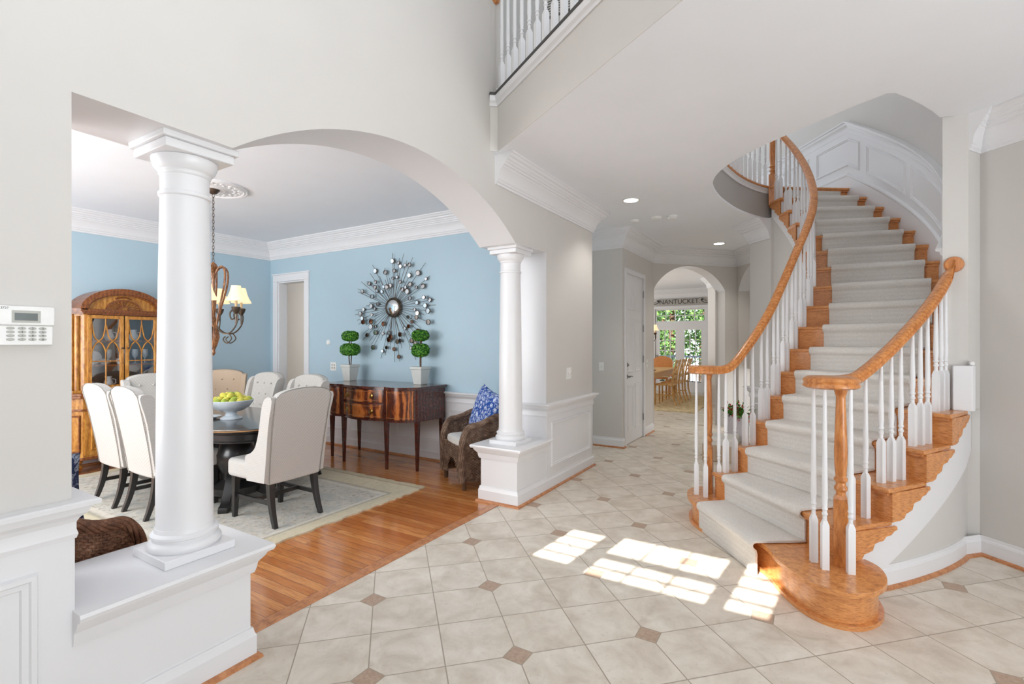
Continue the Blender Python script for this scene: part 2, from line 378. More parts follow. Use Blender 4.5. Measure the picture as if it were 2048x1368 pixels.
def tile_mat():
    t = NT('limestone_tile'); g = t.node('ShaderNodeTexCoord'); sp = t.node('ShaderNodeSeparateXYZ'); t.link(g.outputs['Object'], sp.inputs[0])
    x, y = sp.outputs[0], sp.outputs[1]; X0, Y0, S = -2.03, 1.894, .4555
    k = 1 / S  # tile side along the diagonals is S/sqrt2; u,v count tiles
    dx = t.math('SUBTRACT', x, X0); dy = t.math('SUBTRACT', y, Y0)
    u = t.math('MULTIPLY', t.math('ADD', dx, dy), k); v = t.math('MULTIPLY', t.math('SUBTRACT', dx, dy), k)
    du = t.math('ABSOLUTE', t.math('SUBTRACT', u, t.math('ROUND', u))); dv = t.math('ABSOLUTE', t.math('SUBTRACT', v, t.math('ROUND', v)))
    grout = t.math('LESS_THAN', t.math('MINIMUM', du, dv), .0085)
    def ev(a):
        h = t.math('MULTIPLY', a, .5); return t.math('MULTIPLY', t.math('ABSOLUTE', t.math('SUBTRACT', h, t.math('ROUND', h))), 2.0)
    e = t.math('ADD', ev(u), ev(v))
    ins = t.math('LESS_THAN', e, .205); gi = t.math('LESS_THAN', t.math('ABSOLUTE', t.math('SUBTRACT', e, .215)), .012)
    grout = t.math('MAXIMUM', t.math('MULTIPLY', grout, t.math('GREATER_THAN', e, .205)), gi)
    cell = t.node('ShaderNodeCombineXYZ'); t.link(t.math('FLOOR', u), cell.inputs[0]); t.link(t.math('FLOOR', v), cell.inputs[1])
    wn = t.node('ShaderNodeTexWhiteNoise', noise_dimensions='3D'); t.link(cell.outputs[0], wn.inputs['Vector'])
    va = t.node('ShaderNodeVectorMath', operation='ADD'); t.link(g.outputs['Object'], va.inputs[0]); sc = t.node('ShaderNodeVectorMath', operation='SCALE'); t.link(wn.outputs['Color'], sc.inputs[0]); sc.inputs['Scale'].default_value = 9; t.link(sc.outputs[0], va.inputs[1])
    n1 = t.noise(va.outputs[0], 5.5, 6, .62, .5); n2 = t.noise(va.outputs[0], 60, 3, .6)
    c = t.ramp(n1.outputs[0], [(.28, srgb(190, 178, 162)), (.5, srgb(213, 204, 191)), (.72, srgb(229, 222, 211))])
    c = t.mix(t.math('MULTIPLY', wn.outputs['Value'], .16), c, srgb(196, 178, 158))
    c = t.mix(t.ramp(n2.outputs[0], [(.6, (0, 0, 0, 1)), (.72, (.25, .25, .25, 1))]), c, srgb(170, 154, 136))
    ci = t.mix(n2.outputs[0], srgb(150, 118, 96), srgb(196, 176, 158))
    c = t.mix(ins, c, ci)
    c = t.mix(grout, c, srgb(160, 148, 132))
    t.bump(t.math('SUBTRACT', t.math('MULTIPLY', n1.outputs[0], .35), grout), .35, .002)
    return t.fin(c, t.math('ADD', .34, t.math('MULTIPLY', n2.outputs[0], .2)), 0, .4)
M['tile'] = tile_mat()
def green_mat():
    t = NT('tree_foliage'); v = t.coord('Object'); n = t.noise(v, 9, 3, .7)
    return t.fin(t.ramp(n.outputs[0], [(.35, srgb(28, 52, 24)), (.5, srgb(66, 104, 46)), (.65, srgb(140, 172, 92))]), .6)
M['foliage'] = green_mat()
M['red'] = plain('red_petals', srgb(190, 40, 50), .7)
M['cloth_grey'] = plain('pale_grey_cloth', srgb(214, 210, 214), .9)
# ------------------------------------------------------------------ main dimensions (metres)
XF, XD = -2.12, -2.49          # foyer and dining faces of the partition
CEIL, UP = 2.88, 3.255         # first ceiling, upper floor
CX, CY = -2.1, 5.4             # centre of the spiral stair
RI = .1915                     # riser
def interp(x, xs, ys):
    if x <= xs[0]: return ys[0]
    for i in range(len(xs) - 1):
        if x <= xs[i + 1]: return ys[i] + (ys[i + 1] - ys[i]) * (x - xs[i]) / (xs[i + 1] - xs[i])
    return ys[-1]
def a_out(k): return R(-49.6 + 5.35 * (k - 1) + interp(k, [1, 2, 3, 4, 5, 6, 7, 8, 10], [0, .8, 1.5, 1.8, 1.8, 1.4, 1, .5, 0]))
def a_in(k): return R(-49.6 + 5.35 * (k - 1) + interp(k, [1, 2, 3, 4, 5, 6, 7, 8, 9, 10, 11], [2.5, 3, 3.5, 4, 4.2, 4, 3.4, 2.6, 1.6, .7, 0]))
def r_in(k): return interp(k, [6, 7, 8, 9, 10, 11], [1.955, 1.97, 2.0, 2.045, 2.085, 2.105])
def r_out(k): return interp(k, [1, 2, 3, 4, 5, 6, 7], [3.09, 3.11, 3.13, 3.145, 3.165, 3.18, 3.18])
def P2(r, a): return (CX + r * math.cos(a), CY + r * math.sin(a))
def SP(k, r):
    """point on the radial line of fractional step k at radius r"""
    ri, ro = 1.955, 3.1
    s = (r - ri) / (ro - ri)
    a = a_in(k) + (a_out(k) - a_in(k)) * s
    return P2(r, a)

# ------------------------------------------------------------------ floors
mb = MB(); mb.box(XF - .185, 4.2, -1.3, 14.4, -.1, 0); mb.box(-14.1, XF - .185, 4.56, 14.4, -.1, 0)
struct(mb, 'floor_tile', M['tile'])
mb = MB(); mb.box(-7.1, XF - .185, -1.3, 4.56, -.1, 0)
struct(mb, 'floor_wood', M['plank'])
mb = MB(); mb.box(XF - .235, XF - .16, 1.25, 3.6, -.001, .006); struct(mb, 'trim_threshold', M['shoe'], bevel=.003)

# ------------------------------------------------------------------ partition between foyer and dining room, with its arch
A0, A1, AZ, AR, AC = 1.185, 3.55, 2.24, 2.0, .62
mid = (A0 + A1) / 2
arch = [(mid + AR * math.sin(t), AC + AR * math.cos(t)) for t in [math.asin((A1 - mid) / AR) * (1 - 2 * i / 40) for i in range(41)]]
poly = [(-1.2, 0), (.645, 0), (.645, AZ)] + [(y, z) for y, z in reversed(arch)] + [(4.115, AZ), (4.115, 0), (5.25, 0), (5.25, CEIL + .3), (3.37, CEIL + .3), (3.37, 8.0), (-1.2, 8.0)]
# dining side is blue, the arch soffit white
def partition():
    mb = MB(); mb.pmap(poly, lambda a, b, d: (d, a, b), XD, XF, 0)
    o = struct(mb, 'wall_partition', [M['wall'], M['blue'], M['trim']])
    for p in o.data.polygons:
        c = p.center; n = p.normal
        if n.x < -.9: p.material_index = 1
        elif abs(n.x) < .1 and .6 < c.y < 4.13 and c.z < 2.8: p.material_index = 2
    return o
partition()
# half walls (pedestals) that carry the columns
def pedestal(name, y0, y1):
    mb = MB(); mb.box(XD, XF, y0, y1, 0, .40); pass
    prof = [(0, -.12), (.012, -.12), (.018, -.10), (.022, -.075), (.042, -.05), (.052, -.03), (.068, -.026), (.074, -.012), (.07, 0), (0, 0)]
    if y0 < 2: path = [(XD, y0), (XD, y1), (XF, y1), (XF, y0)]; path.reverse(); path = [(XF, y0), (XF, y1), (XD, y1), (XD, y0)]
    else: path = [(XD, y1), (XD, y0), (XF, y0), (XF, y1)]
    # left of travel must point outward
    if y0 < 2: path = [(XD, y0), (XD, y1), (XF, y1), (XF, y0)]
    else: path = [(XF, y1), (XF, y0), (XD, y0), (XD, y1)]
    mb.sweep(path, prof, .5); mb.box(XD, XF, y0, y1, .40, .5)
    mb.sweep(path, [(0, 0), (.018, 0), (.018, .1), (.012, .115), (.008, .135), (0, .135)], 0)
    o = struct(mb, name, M['trim'])
    sh = MB(); sh.sweep(path, [(.018, 0), (.038, 0), (.036, .012), (.028, .019), (.018, .021)], 0); sh.build('shoe_moulding', M['shoe'], o)
pedestal('wall_pedestal_near', .645, 1.262)
pedestal('wall_pedestal_far', 3.575, 4.1145)

def column(y, label):
    t = thing('column', label, 'column', (-2.3, y, .5), group='columns of the dining room arch')
    b = MB(); b.box(-.138, .138, -.138, .138, 0, .035); b.build('plinth', M['trim'], t, bevel=.003)
    b = MB(); b.lathe([(.128, .035), (.135, .045), (.135, .058), (.128, .07), (.119, .074), (.119, .084), (.125, .088), (.125, .098), (.119, .104), (.111, .108), (.108, .125)], 48); b.build('base', M['trim'], t)
    pr = [(.107, .12)] + [(.105 - .015 * (i / 12) ** 1.7, .14 + 1.36 * i / 12) for i in range(13)] + [(.09, 1.51), (.097, 1.515), (.097, 1.528), (.09, 1.533), (.09, 1.60)]
    b = MB(); b.lathe(pr, 48); b.build('shaft', M['trim'], t)
    b = MB(); b.lathe([(.09, 1.60), (.096, 1.605), (.096, 1.617), (.1, 1.62), (.113, 1.635), (.12, 1.655), (.122, 1.675)], 48)
    b.box(-.136, .136, -.136, .136, 1.675, 1.712); b.box(-.15, .15, -.15, .15, 1.712, 1.7385)
    b.build('capital', M['trim'], t, bevel=.004)
column(1.08, 'large white round column on the half wall beside the brown wicker chair back')
column(3.765, 'smaller-looking white round column standing on the half wall beyond the arch by the grey wicker armchair')

CROWN = [(0, -.24), (.012, -.24), (.014, -.222), (.022, -.218), (.022, -.204), (.03, -.196), (.034, -.17), (.044, -.145), (.06, -.12), (.074, -.108), (.074, -.097), (.088, -.092), (.091, -.08), (.104, -.075), (.104, -.064), (.12, -.054), (.124, -.04), (.14, -.034), (.15, -.018), (.162, -.013), (.162, 0), (0, 0)]
RAIL = [(0, -.13), (.01, -.13), (.014, -.115), (.01, -.1), (.01, -.075), (.018, -.06), (.034, -.045), (.042, -.022), (.06, -.018), (.062, -.004), (.056, 0), (0, 0)]
BASE = [(0, 0), (.017, 0), (.017, .095), (.013, .108), (.009, .113), (.008, .13), (0, .13)]
SHOE = [(.017, 0), (.035, 0), (.033, .012), (.026, .018), (.017, .02)]
def crown(n, path, z=CEIL): mb = MB(); mb.sweep(path, CROWN, z); return struct(mb, 'trim_%d' % n, M['trim'])
def rail(n, path, z=.82): mb = MB(); mb.sweep(path, RAIL, z); return struct(mb, 'trim_%d' % n, M['trim'])
def base(side, path):
    mb = MB(); mb.sweep(path, BASE, 0); o = struct(mb, 'baseboard_' + side, M['trim'])
    mb = MB(); mb.sweep(path, SHOE, 0); mb.build('shoe_moulding', M['shoe'], o); return o
def frame(mb, pts, w=.035, d=.014):
    """raised picture-frame moulding: pts are four corners of a quad (3-D), pushed out along its normal"""
    P = [Vector(p) for p in pts]; n = (P[1] - P[0]).cross(P[3] - P[0]).normalized(); c = sum(P, Vector()) / 4
    def inset(e):
        out = []
        for i in range(4):
            a = (P[(i + 1) % 4] - P[i]).normalized(); b = (P[i - 1] - P[i]).normalized(); s = a.cross(b).length
            out.append(P[i] + (a + b) * e / max(s, .3))
        return out
    L = [(0, 0), (.006, d), (w * .45, d), (w * .55, d * .55), (w * .9, d * .5), (w, 0)]
    rings = [[q + n * h for q in inset(e)] for e, h in L]
    vs = [v for r in rings for v in r]; fs = []
    for i in range(len(L) - 1):
        fs += [(i * 4 + k, i * 4 + (k + 1) % 4, (i + 1) * 4 + (k + 1) % 4, (i + 1) * 4 + k) for k in range(4)]
    mb.add(vs, fs)

# ---- trims on the foyer side of the partition
crown(1, [(-2.4, 5.25), (XF, 5.25), (XF, 3.235)])
mb = MB(); mb.box(XF, XF + .006, 4.1145, 5.25, 0, .72); mb.box(XF - .3, XF + .006, 5.244, 5.256, 0, .72)
frame(mb, [(XF + .006, 4.2, .21), (XF + .006, 5.16, .21), (XF + .006, 5.16, .635), (XF + .006, 4.2, .635)])
struct(mb, 'trim_2', M['trim'])
rail(3, [(-2.4, 5.25), (XF, 5.25), (XF, 4.115), (XD, 4.115)])
base('partition_far', [(-2.4, 5.25), (XF, 5.25), (XF, 4.1)])
mb = MB(); mb.box(XD + .005, XF - .001, 4.109, 4.116, .5, .72); mb.box(XD, XF, 4.105, 4.116, .82, AZ); struct(mb, 'trim_4', M['trim'])
mb = MB(); mb.box(XF, XF + .006, -1.2, .645, 0, .78)
frame(mb, [(XF + .006, -.5, .2), (XF + .006, .56, .2), (XF + .006, .56, .665), (XF + .006, -.5, .665)], .045, .016)
mb.box(XD, XF + .0045, .6455, .652, .5, .8)
struct(mb, 'trim_5', M['trim'])
rail(6, [(XD, .645), (XF, .645), (XF, -1.2)][::1], .862) if False else None
mb = MB(); mb.sweep([(XD, .645), (XF, .645), (XF, -1.2)], RAIL, .872); struct(mb, 'trim_6', M['trim'])
base('partition_near', [(XF, .645), (XF, -1.2)])

# ------------------------------------------------------------------ dining room shell
DX0, DY1 = -7.05, 4.51
DO0, DO1, DOZ = -7.0, -6.19, 2.31  # doorway in the mirror wall
a, b = -6.86, -6.22
mb = MB()
mb.pmap([(DX0 - .1, 0), (a, 0), (a, 2.3), (b, 2.3), (b, 0), (XD + .02, 0), (XD + .02, 3.2), (DX0 - .1, 3.2)], lambda p, q, d: (p, d, q), DY1, DY1 + .14)
struct(mb, 'wall_dining_back', M['blue'])
mb = MB(); mb.box(DX0 - .12, DX0, -1.3, DY1 + .14, 0, 3.2); struct(mb, 'wall_dining_side', M['blue'])
mb = MB(); mb.box(DX0 - .12, XD + .01, -1.3, DY1 + .14, CEIL, CEIL + .12); struct(mb, 'ceiling_dining', M['ceil'])
crown(7, [(XD, DY1), (DX0, DY1), (DX0, -1.2)])
crown(8, [(XD, -1.2), (XD, 4.12), (XD, DY1)])
# wainscot of the two blue walls
mb = MB(); mb.box(b, XD, DY1 - .006, DY1, 0, .72)
x = b + .14
while x < XD - .2:
    x1 = min(x + .72, XD - .08); frame(mb, [(x, DY1 - .006, .22), (x1, DY1 - .006, .22), (x1, DY1 - .006, .62), (x, DY1 - .006, .62)], .03, .012); x = x1 + .11
mb.box(DX0, DX0 + .006, -1.2, DY1, 0, .72)
y = -1.0
while y < DY1 - .3:
    y1 = min(y + .8, DY1 - .08); frame(mb, [(DX0 + .006, y1, .22), (DX0 + .006, y, .22), (DX0 + .006, y, .62), (DX0 + .006, y1, .62)], .03, .012); y = y1 + .12
struct(mb, 'trim_9', M['trim'])
rail(10, [(XD, DY1), (b + .03, DY1)], .825); rail(11, [(DX0, DY1), (DX0, -1.2)], .825)
base('dining_back', [(XD, DY1), (b + .08, DY1)]); base('dining_side', [(DX0, DY1), (DX0, -1.2)])
# casing of the doorway
mb = MB()
for x0, x1 in ((a - .1, a), (b, b + .1)): mb.box(x0, x1, DY1 - .022, DY1, 0, 2.3)
mb.box(a - .1, b + .1, DY1 - .022, DY1, 2.3, 2.4); mb.box(a - .12, b + .12, DY1 - .03, DY1, 2.4, 2.42)
mb.box(a - .0, a + .02, DY1, DY1 + .14, 0, 2.28); mb.box(b - .02, b, DY1, DY1 + .14, 0, 2.28); mb.box(a, b, DY1, DY1 + .14, 2.28, 2.3)
struct(mb, 'trim_12', M['trim'], bevel=.004)

# ------------------------------------------------------------------ corridor behind, hall, arches
mb = MB(); mb.box(-14, -2.24, 6.3, 6.42, 0, CEIL); mb.box(-14, -13.9, 4.6, 6.4, 0, CEIL); mb.box(-14, DX0 - .1, 4.53, 4.65, 0, CEIL); struct(mb, 'wall_corridor', M['wall'])
# closet / door wall x = -2.12 from 6.3 to 7.76
mb = MB(); mb.pmap([(6.3, 0), (6.43, 0), (6.43, 2.33), (7.225, 2.33), (7.225, 0), (7.76, 0), (7.76, CEIL), (6.3, CEIL)], lambda p, q, d: (d, p, q), -2.24, XF)
struct(mb, 'wall_hall', M['wall'])
mb = MB()
for y0, y1 in ((6.365, 6.43), (7.225, 7.29)): mb.box(XF, XF + .02, y0, y1, 0, 2.33)
mb.box(XF, XF + .02, 6.365, 7.29, 2.33, 2.395); mb.box(-2.2, XF, 6.43, 6.445, 0, 2.315); mb.box(-2.2, XF, 7.21, 7.225, 0, 2.315); mb.box(-2.2, XF, 6.43, 7.225, 2.315, 2.33)
struct(mb, 'trim_13', M['trim'], bevel=.004)
# six panel door
mb = MB(); mb.box(XF - .045, XF - .008, 6.446, 7.209, .012, 2.314)
for y0, y1 in ((6.53, 6.79), (6.865, 7.125)):
    for z0, z1 in ((.18, .82), (.98, 1.72), (1.84, 2.2)):
        frame(mb, [(XF - .008, y0, z0), (XF - .008, y1, z0), (XF - .008, y1, z1), (XF - .008, y0, z1)], .05, .01)
d = struct(mb, 'door_1', M['trim'])
h = MB(); h.lathe([(.03, 0), (.03, .01), (.012, .014), (.012, .045)], 16, (XF - .008, 6.51, .93), 0, (1, 0, 0)); h.tube([(XF + .036, 6.51, .93), (XF + .04, 6.56, .935), (XF + .036, 6.63, .925)], [.011, .01, .007], 8); h.build('lever_handle', M['metal'], d)
h = MB(); h.lathe([(.028, 0), (.028, .012), (.016, .02), (.014, .03)], 16, (XF - .008, 6.51, 1.09), 0, (1, 0, 0)); h.build('deadbolt', M['metal'], d)
for z in (.3, 1.15, 1.6, 2.1):
    h = MB(); h.tube([(XF + .012, 7.215, z - .05), (XF + .012, 7.215, z + .05)], .009, 8); h.build('hinge', M['metal'], d)
# angled wall with the breakfast-room arch
WA, WB, WC = Vector((-2.12, 7.76)), Vector((-1.035, 8.9)), Vector((-.42, 7.92))
def wallmap(A, B, thick):
    e = (B - A).normalized(); n = Vector((-e.y, e.x))
    return lambda s, z, d: (A.x + e.x * s + n.x * d, A.y + e.y * s + n.y * d, z)
L1 = (WB - WA).length; c0, c1 = .02, .847 * L1
def archpoly(L, c0, c1, spring=2.24, top=2.62, H=CEIL):
    w = (c1 - c0) / 2; s = top - spring; r = (w * w + s * s) / 2 / s; m_ = (c0 + c1) / 2; zc = top - r; t0 = math.asin(w / r)
    pts = [(m_ + r * math.sin(t), zc + r * math.cos(t)) for t in [-t0 + 2 * t0 * i / 28 for i in range(29)]]
    return [(0, 0), (c0, 0)] + pts + [(c1, 0), (L, 0), (L, H), (0, H)] if c0 > 0 else None
mb = MB(); mb.pmap(archpoly(L1, c0, c1), wallmap(WA, WB, 0), 0, .24)
o = struct(mb, 'wall_arch_breakfast', [M['wall'], M['trim']])
L2 = (WC - WB).length
mb = MB(); mb.pmap(archpoly(L2, .045, L2 - .05), wallmap(WB, WC, 0), 0, .2)
struct(mb, 'wall_arch_family', [M['wall'], M['trim']])
for nm in ('wall_arch_breakfast', 'wall_arch_family'):
    ob = bpy.data.objects[nm]
    for p in ob.data.polygons:
        if p.normal.z < -.15 and p.center.z > 2: p.material_index = 1
crown(14, [(-.42, 7.92), tuple(WB), tuple(WA), (XF, 6.3), (-5.5, 6.3)])
base('hall', [(XF, 6.37), (XF, 6.3), (-5.5, 6.3)]); base('hall_corner', [tuple(WA), (XF, 7.29)])
e1 = (WB - WA).normalized(); s1 = WA + e1 * c1
base('arch_pier', [tuple(WB + (WC - WB).normalized() * .045), tuple(WB), tuple(s1)])

# ------------------------------------------------------------------ foyer ceiling / upper floor with the stairwell opening
S0 = (-.404, 6.736)
inner = [S0, (-.52, 6.55), (-.62, 6.3), (-.70, 6.03), (-.757, 5.72), (-.793, 5.42), (-.80, 5.12), (-.775, 4.87), (-.71, 4.66), (-.61, 4.48), (-.484, 4.323), (-.33, 4.175), (-.15, 4.03), (.213, 3.765), (.389, 3.66)]
def cat(P, n=6):
    out = []
    for i in range(len(P) - 1):
        p0 = Vector(P[max(0, i - 1)]); p1 = Vector(P[i]); p2 = Vector(P[i + 1]); p3 = Vector(P[min(len(P) - 1, i + 2)])
        for k in range(n):
            t = k / n; out.append(tuple(.5 * ((2 * p1) + (p2 - p0) * t + (2 * p0 - 5 * p1 + 4 * p2 - p3) * t * t + (3 * p1 - p0 - 3 * p2 + p3) * t ** 3)))
    return out + [tuple(P[-1])]
well_in = cat(inner[:-1], 4) + [inner[-1]]
well_out = [P2(3.06, R(x)) for x in [-34.2, -31, -28, -25, -22.5]] + [P2(3.12, R(x)) for x in [-21.5 + i * 59.5 / 26 for i in range(27)]]
hole = well_in + well_out
outer = [(XF - .01, 3.17), (-2.075, 3.21), (3.4, -.228), (4.2, 1.0), (4.2, 14.3), (-14, 14.3), (-14, 4.63), (XF - .01, 4.63)]
mb = MB(); mb.pmap(outer, lambda p, q, d: (p, q, d), CEIL, CEIL + .02, 0, [hole])
struct(mb, 'ceiling_foyer', M['ceil'])
mb = MB(); mb.pmap([(XF - .01, 3.245), (3.4, -.223), (4.2, 1.0), (4.2, 9.6), (-7, 9.6), (-7, 3.0), (XF - .38, 3.0), (XF - .38, 3.245)], lambda p, q, d: (p, q, d), UP - .02, UP, 0, [hole])
struct(mb, 'floor_upper', M['carpet'])
mb = MB(); mb.sweep(well_in, [(0, 0), (-.02, 0), (-.02, .33), (0, .33)], CEIL + .02); struct(mb, 'wall_stairwell_drum', M['wall_shaded'])
mb = MB(); mb.sweep(well_in, [(.002, 0), (.012, 0), (.016, .03), (.03, .05), (.03, .058), (0, .058)], UP - .07); struct(mb, 'trim_15', M['trim'])
mb = MB(); mb.sweep(well_in, [(-.08, 0), (.036, 0), (.044, .012), (.036, .026), (-.08, .026)], UP - .012); struct(mb, 'trim_16', M['oak'])
# balcony fascia
FA, FB = Vector((XF, 3.18)), Vector((-2.075, 3.205))
fasc = [(3.4, -.233), (-2.075, 3.205), (XF - .005, 3.165)]
mb = MB(); mb.sweep(fasc, [(0, -.001), (-.004, -.001), (-.02, .03), (-.02, .40), (0, .40)], CEIL); struct(mb, 'wall_balcony_fascia', M['wall'])
mb = MB(); mb.sweep(fasc, [(0, 0), (.008, 0), (.012, .02), (.026, .035), (.03, .06), (.03, .075), (0, .075)], 3.225); struct(mb, 'trim_17', M['trim'])
mb = MB(); mb.sweep(fasc, [(-.12, 0), (.034, 0), (.034, .02), (-.12, .02)], 3.30); struct(mb, 'trim_18', M['dark_strip'])
mb = MB(); mb.sweep([(XF, 3.37), (XF, 3.26)], [(0, 0), (.016, 0), (.016, .12), (.008, .14), (0, .14)], UP + .01); struct(mb, 'baseboard_upper', M['trim'])
# upper hall wall behind the balcony, with a return-air grille
mb = MB(); mb.box(-7, -.9, 4.66, 4.78, UP, 8.0); struct(mb, 'wall_upper_hall', M['wall_shaded'])

# ------------------------------------------------------------------ stairwell outer wall and straight angled wall
inn = [(.747, 4.262)] + [P2(3.085, R(x)) for x in [-19 + i * 55 / 40 for i in range(41)]]
tdir = Vector((-math.sin(R(36)), math.cos(R(36)))); e = Vector(inn[-1])
inn.append(tuple(e + tdir * 3.2))
out = [(.875, 4.26), (.957, 4.381)] + [P2(3.24, R(x)) for x in [-16 + i * 52 / 30 for i in range(31)]]
e2 = Vector(out[-1]); out.append(tuple(e2 + tdir * 3.2))
mb = MB(); mb.prism(inn + out[::-1], .96, 8.0); mb.prism([(.86, 4.40)] + [P2(3.1, R(x)) for x in (-17, -10, 0, 10, 20, 30, 36)] + out[1:-1][::-1], 0, .96); struct(mb, 'wall_stairwell', M['wall'])
RW0, RW1 = Vector((.957, 4.381)), Vector((3.6, 1.74))
nrm = Vector((.7071, .7071))
mb = MB(); mb.prism([tuple(RW0), tuple(RW1), tuple(RW1 + nrm * .14), tuple(RW0 + nrm * .14)], 0, CEIL + .01); struct(mb, 'wall_foyer_angled', M['wall'])
mb = MB(); mb.sweep([tuple(RW1), tuple(RW0), (.875, 4.26)], [(o * .7, h) for o, h in CROWN], CEIL); struct(mb, 'trim_19', M['trim'])
base('foyer_angled', [tuple(RW1), tuple(RW0)])
mb = MB(); mb.box(-5.2, 4.3, -1.3, 9.7, 8.0, 8.1); struct(mb, 'ceiling_upper', M['ceil'])
w2 = [P2(3.07, R(x)) for x in range(-38, -20, 2)]; w3 = [P2(3.2, R(x)) for x in range(-38, -20, 2)]
mb = MB(); mb.prism(w2 + w3[::-1], CEIL + .02, 8.0); struct(mb, 'wall_stairwell_upper', M['wall'])
# unseen front wall, oversized to block sun; openings shaped to cast the sun patches
ty = -1.2
def proj(x, y): return (x - .1 * (y - ty), .6 * (y - ty))  # where the ray that lands on (x, y) crosses the wall
def pane(x0, x1, y0, y1):
    a_ = proj(x0, y0); b_ = proj(x1, y1); return (min(a_[0], proj(x0, y1)[0]) if 0 else a_[0], b_[0], a_[1], b_[1])
holes = []
for (x0, x1, y0, y1) in [(-1.54, -1.285, 2.84, 3.43), (-1.17, -.475, 2.785, 3.075), (-1.145, -.455, 3.13, 3.47), (-.36, -.15, 2.79, 3.44)]:
    ym = (y0 + y1) / 2; X0 = x0 - .1 * (ym - ty); X1 = x1 - .1 * (ym - ty); Z0 = .6 * (y0 - ty); Z1 = .6 * (y1 - ty)
    holes.append([(X0, Z0), (X1, Z0), (X1, Z1), (X0, Z1)])
mb = MB(); mb.pmap([(-9, -.1), (9, -.1), (9, 13), (-9, 13)], lambda p, q, d: (p, d, q), ty - .06, ty, 0, holes); struct(mb, 'wall_front_gobo', M['wall'])
mb = MB()
for i, h in enumerate(holes):
    (X0, Z0), (X1, _), (_, Z1), _ = h
    nv = 3 if i in (1, 2) else 0
    for k in range(1, nv): xx = X0 + (X1 - X0) * k / nv; mb.box(xx - .0065, xx + .0065, ty - .045, ty - .02, Z0, Z1)
    nh = 2 if i == 1 else 0 if i == 2 else 4
    for k in range(1, nh): zz = Z0 + (Z1 - Z0) * k / nh; mb.box(X0, X1, ty - .045, ty - .02, zz - .0038, zz + .0038)
struct(mb, 'window_1', M['trim'])
# ------------------------------------------------------------------ staircase
stair = thing('staircase', 'curved oak staircase with white balusters and honey oak handrails', 'staircase', P2(2.5, R(-50)) + (0,))
def SB(mb, name, mats, **k):
    mb.v = [(x - stair.location.x, y - stair.location.y, z - stair.location.z) for x, y, z in mb.v]
    return mb.build(name, mats, stair, **k)
def radial_line(k, ra, rb): return SP(k, ra), SP(k, rb)
# starting step, with rounded ends
T1 = [(-.60, 4.36), (-.70, 4.38), (-.79, 4.345), (-.845, 4.26), (-.853, 4.14), (-.80, 3.965), (-.696, 3.818), (-.47, 3.56), (-.247, 3.305), (-.17, 3.14), (-.09, 3.0), (.0, 2.90), (.10, 2.862), (.20, 2.885), (.275, 2.96), (.325, 3.07), (.335, 3.19), (.31, 3.30), (.235, 3.38), (.12, 3.45)]
def shrink(P, e):
    out = []
    n = len(P)
    for i in range(n):
        a = Vector(P[i - 1]); b = Vector(P[i]); c = Vector(P[(i + 1) % n])
        d1 = (b - a).normalized(); d2 = (c - b).normalized(); m_ = Vector((-d1.y - d2.y, d1.x + d2.x)).normalized()
        out.append(tuple(b + m_ * e))
    return out
T1s = cat(T1 + [], 4)
# orientation: counter-clockwise needed so that shrink moves inwards
ar = sum(T1s[i - 1][0] * T1s[i][1] - T1s[i][0] * T1s[i - 1][1] for i in range(len(T1s)))
sg = 1 if ar > 0 else -1
mb = MB(); mb.prism(shrink(T1s, .035 * sg), 0.0, RI - .028); o = SB(mb, 'riser', M['oak'])
mb = MB(); mb.prism(shrink(T1s, .012 * sg), 0, .022); SB(mb, 'shoe_moulding', M['oak'])
mb = MB(); mb.prism(T1s, RI - .028, RI); SB(mb, 'tread', M['oak'], bevel=.01, seg=3)
for k in range(2, 18):
    ri = r_in(k); ro = r_out(k) if k < 6 else 3.085
    z = RI * k
    # riser
    rx = ro + (.014 if k < 6 else 0); p0, p1 = SP(k, ri - .014), SP(k, rx); q0, q1 = SP(k + .06, ri - .014), SP(k + .06, rx)
    mb = MB(); mb.prism([p0, p1, q1, q0], z - RI - .002, z - .027); SB(mb, 'riser', M['oak'])
    if k == 17: kk = 17.35
    else: kk = k + 1.06
    rows_f = [SP(k - .13, ri - .028 + (ro - ri + (.052 if k < 6 else .028)) * i / 4) for i in range(5)]
    rows_b = [SP(kk, ri - .028 + (ro - ri + (.052 if k < 6 else .028)) * i / 4) for i in range(5)]
    mb = MB(); mb.prism(rows_f + rows_b[::-1], z - .027, z); SB(mb, 'tread', M['oak'], bevel=.009, seg=3)
    # cove under the nosing
    mb = MB(); mb.prism([SP(k - .07, ri), SP(k - .07, ro), SP(k, ro), SP(k, ri)], z - .043, z - .026); SB(mb, 'cove_moulding', M['oak'])
# scroll brackets under the open tread ends
BR = [(0, 0), (1.12, 0), (1.14, -.02), (1.05, -.028), (.98, -.045), (.86, -.05), (.8, -.07), (.66, -.075), (.6, -.082), (.56, -.115), (.46, -.125), (.38, -.13), (.33, -.155), (.2, -.165), (0, -.165)]
def bracket(k, rf, sgn):
    mb = MB(); z = RI * k - .027
    for i in range(2): pass
    def fn(a, b, d):
        r = rf(k + a) + sgn * d; p = SP(k + a, r); return (p[0], p[1], z + b)
    BRf = []
    for i in range(len(BR)):
        a, b = BR[i], BR[(i + 1) % len(BR)]; n_ = 4 if i == 0 else 1
        for j in range(n_): BRf.append((a[0] + (b[0] - a[0]) * j / n_, a[1] + (b[1] - a[1]) * j / n_))
    mb.pmap(BRf, fn, -.004, .014); SB(mb, 'stair_bracket', M['oak'])
for k in range(2, 6): bracket(k, r_out, 1)
for k in range(2, 17): bracket(k, r_in, -1)
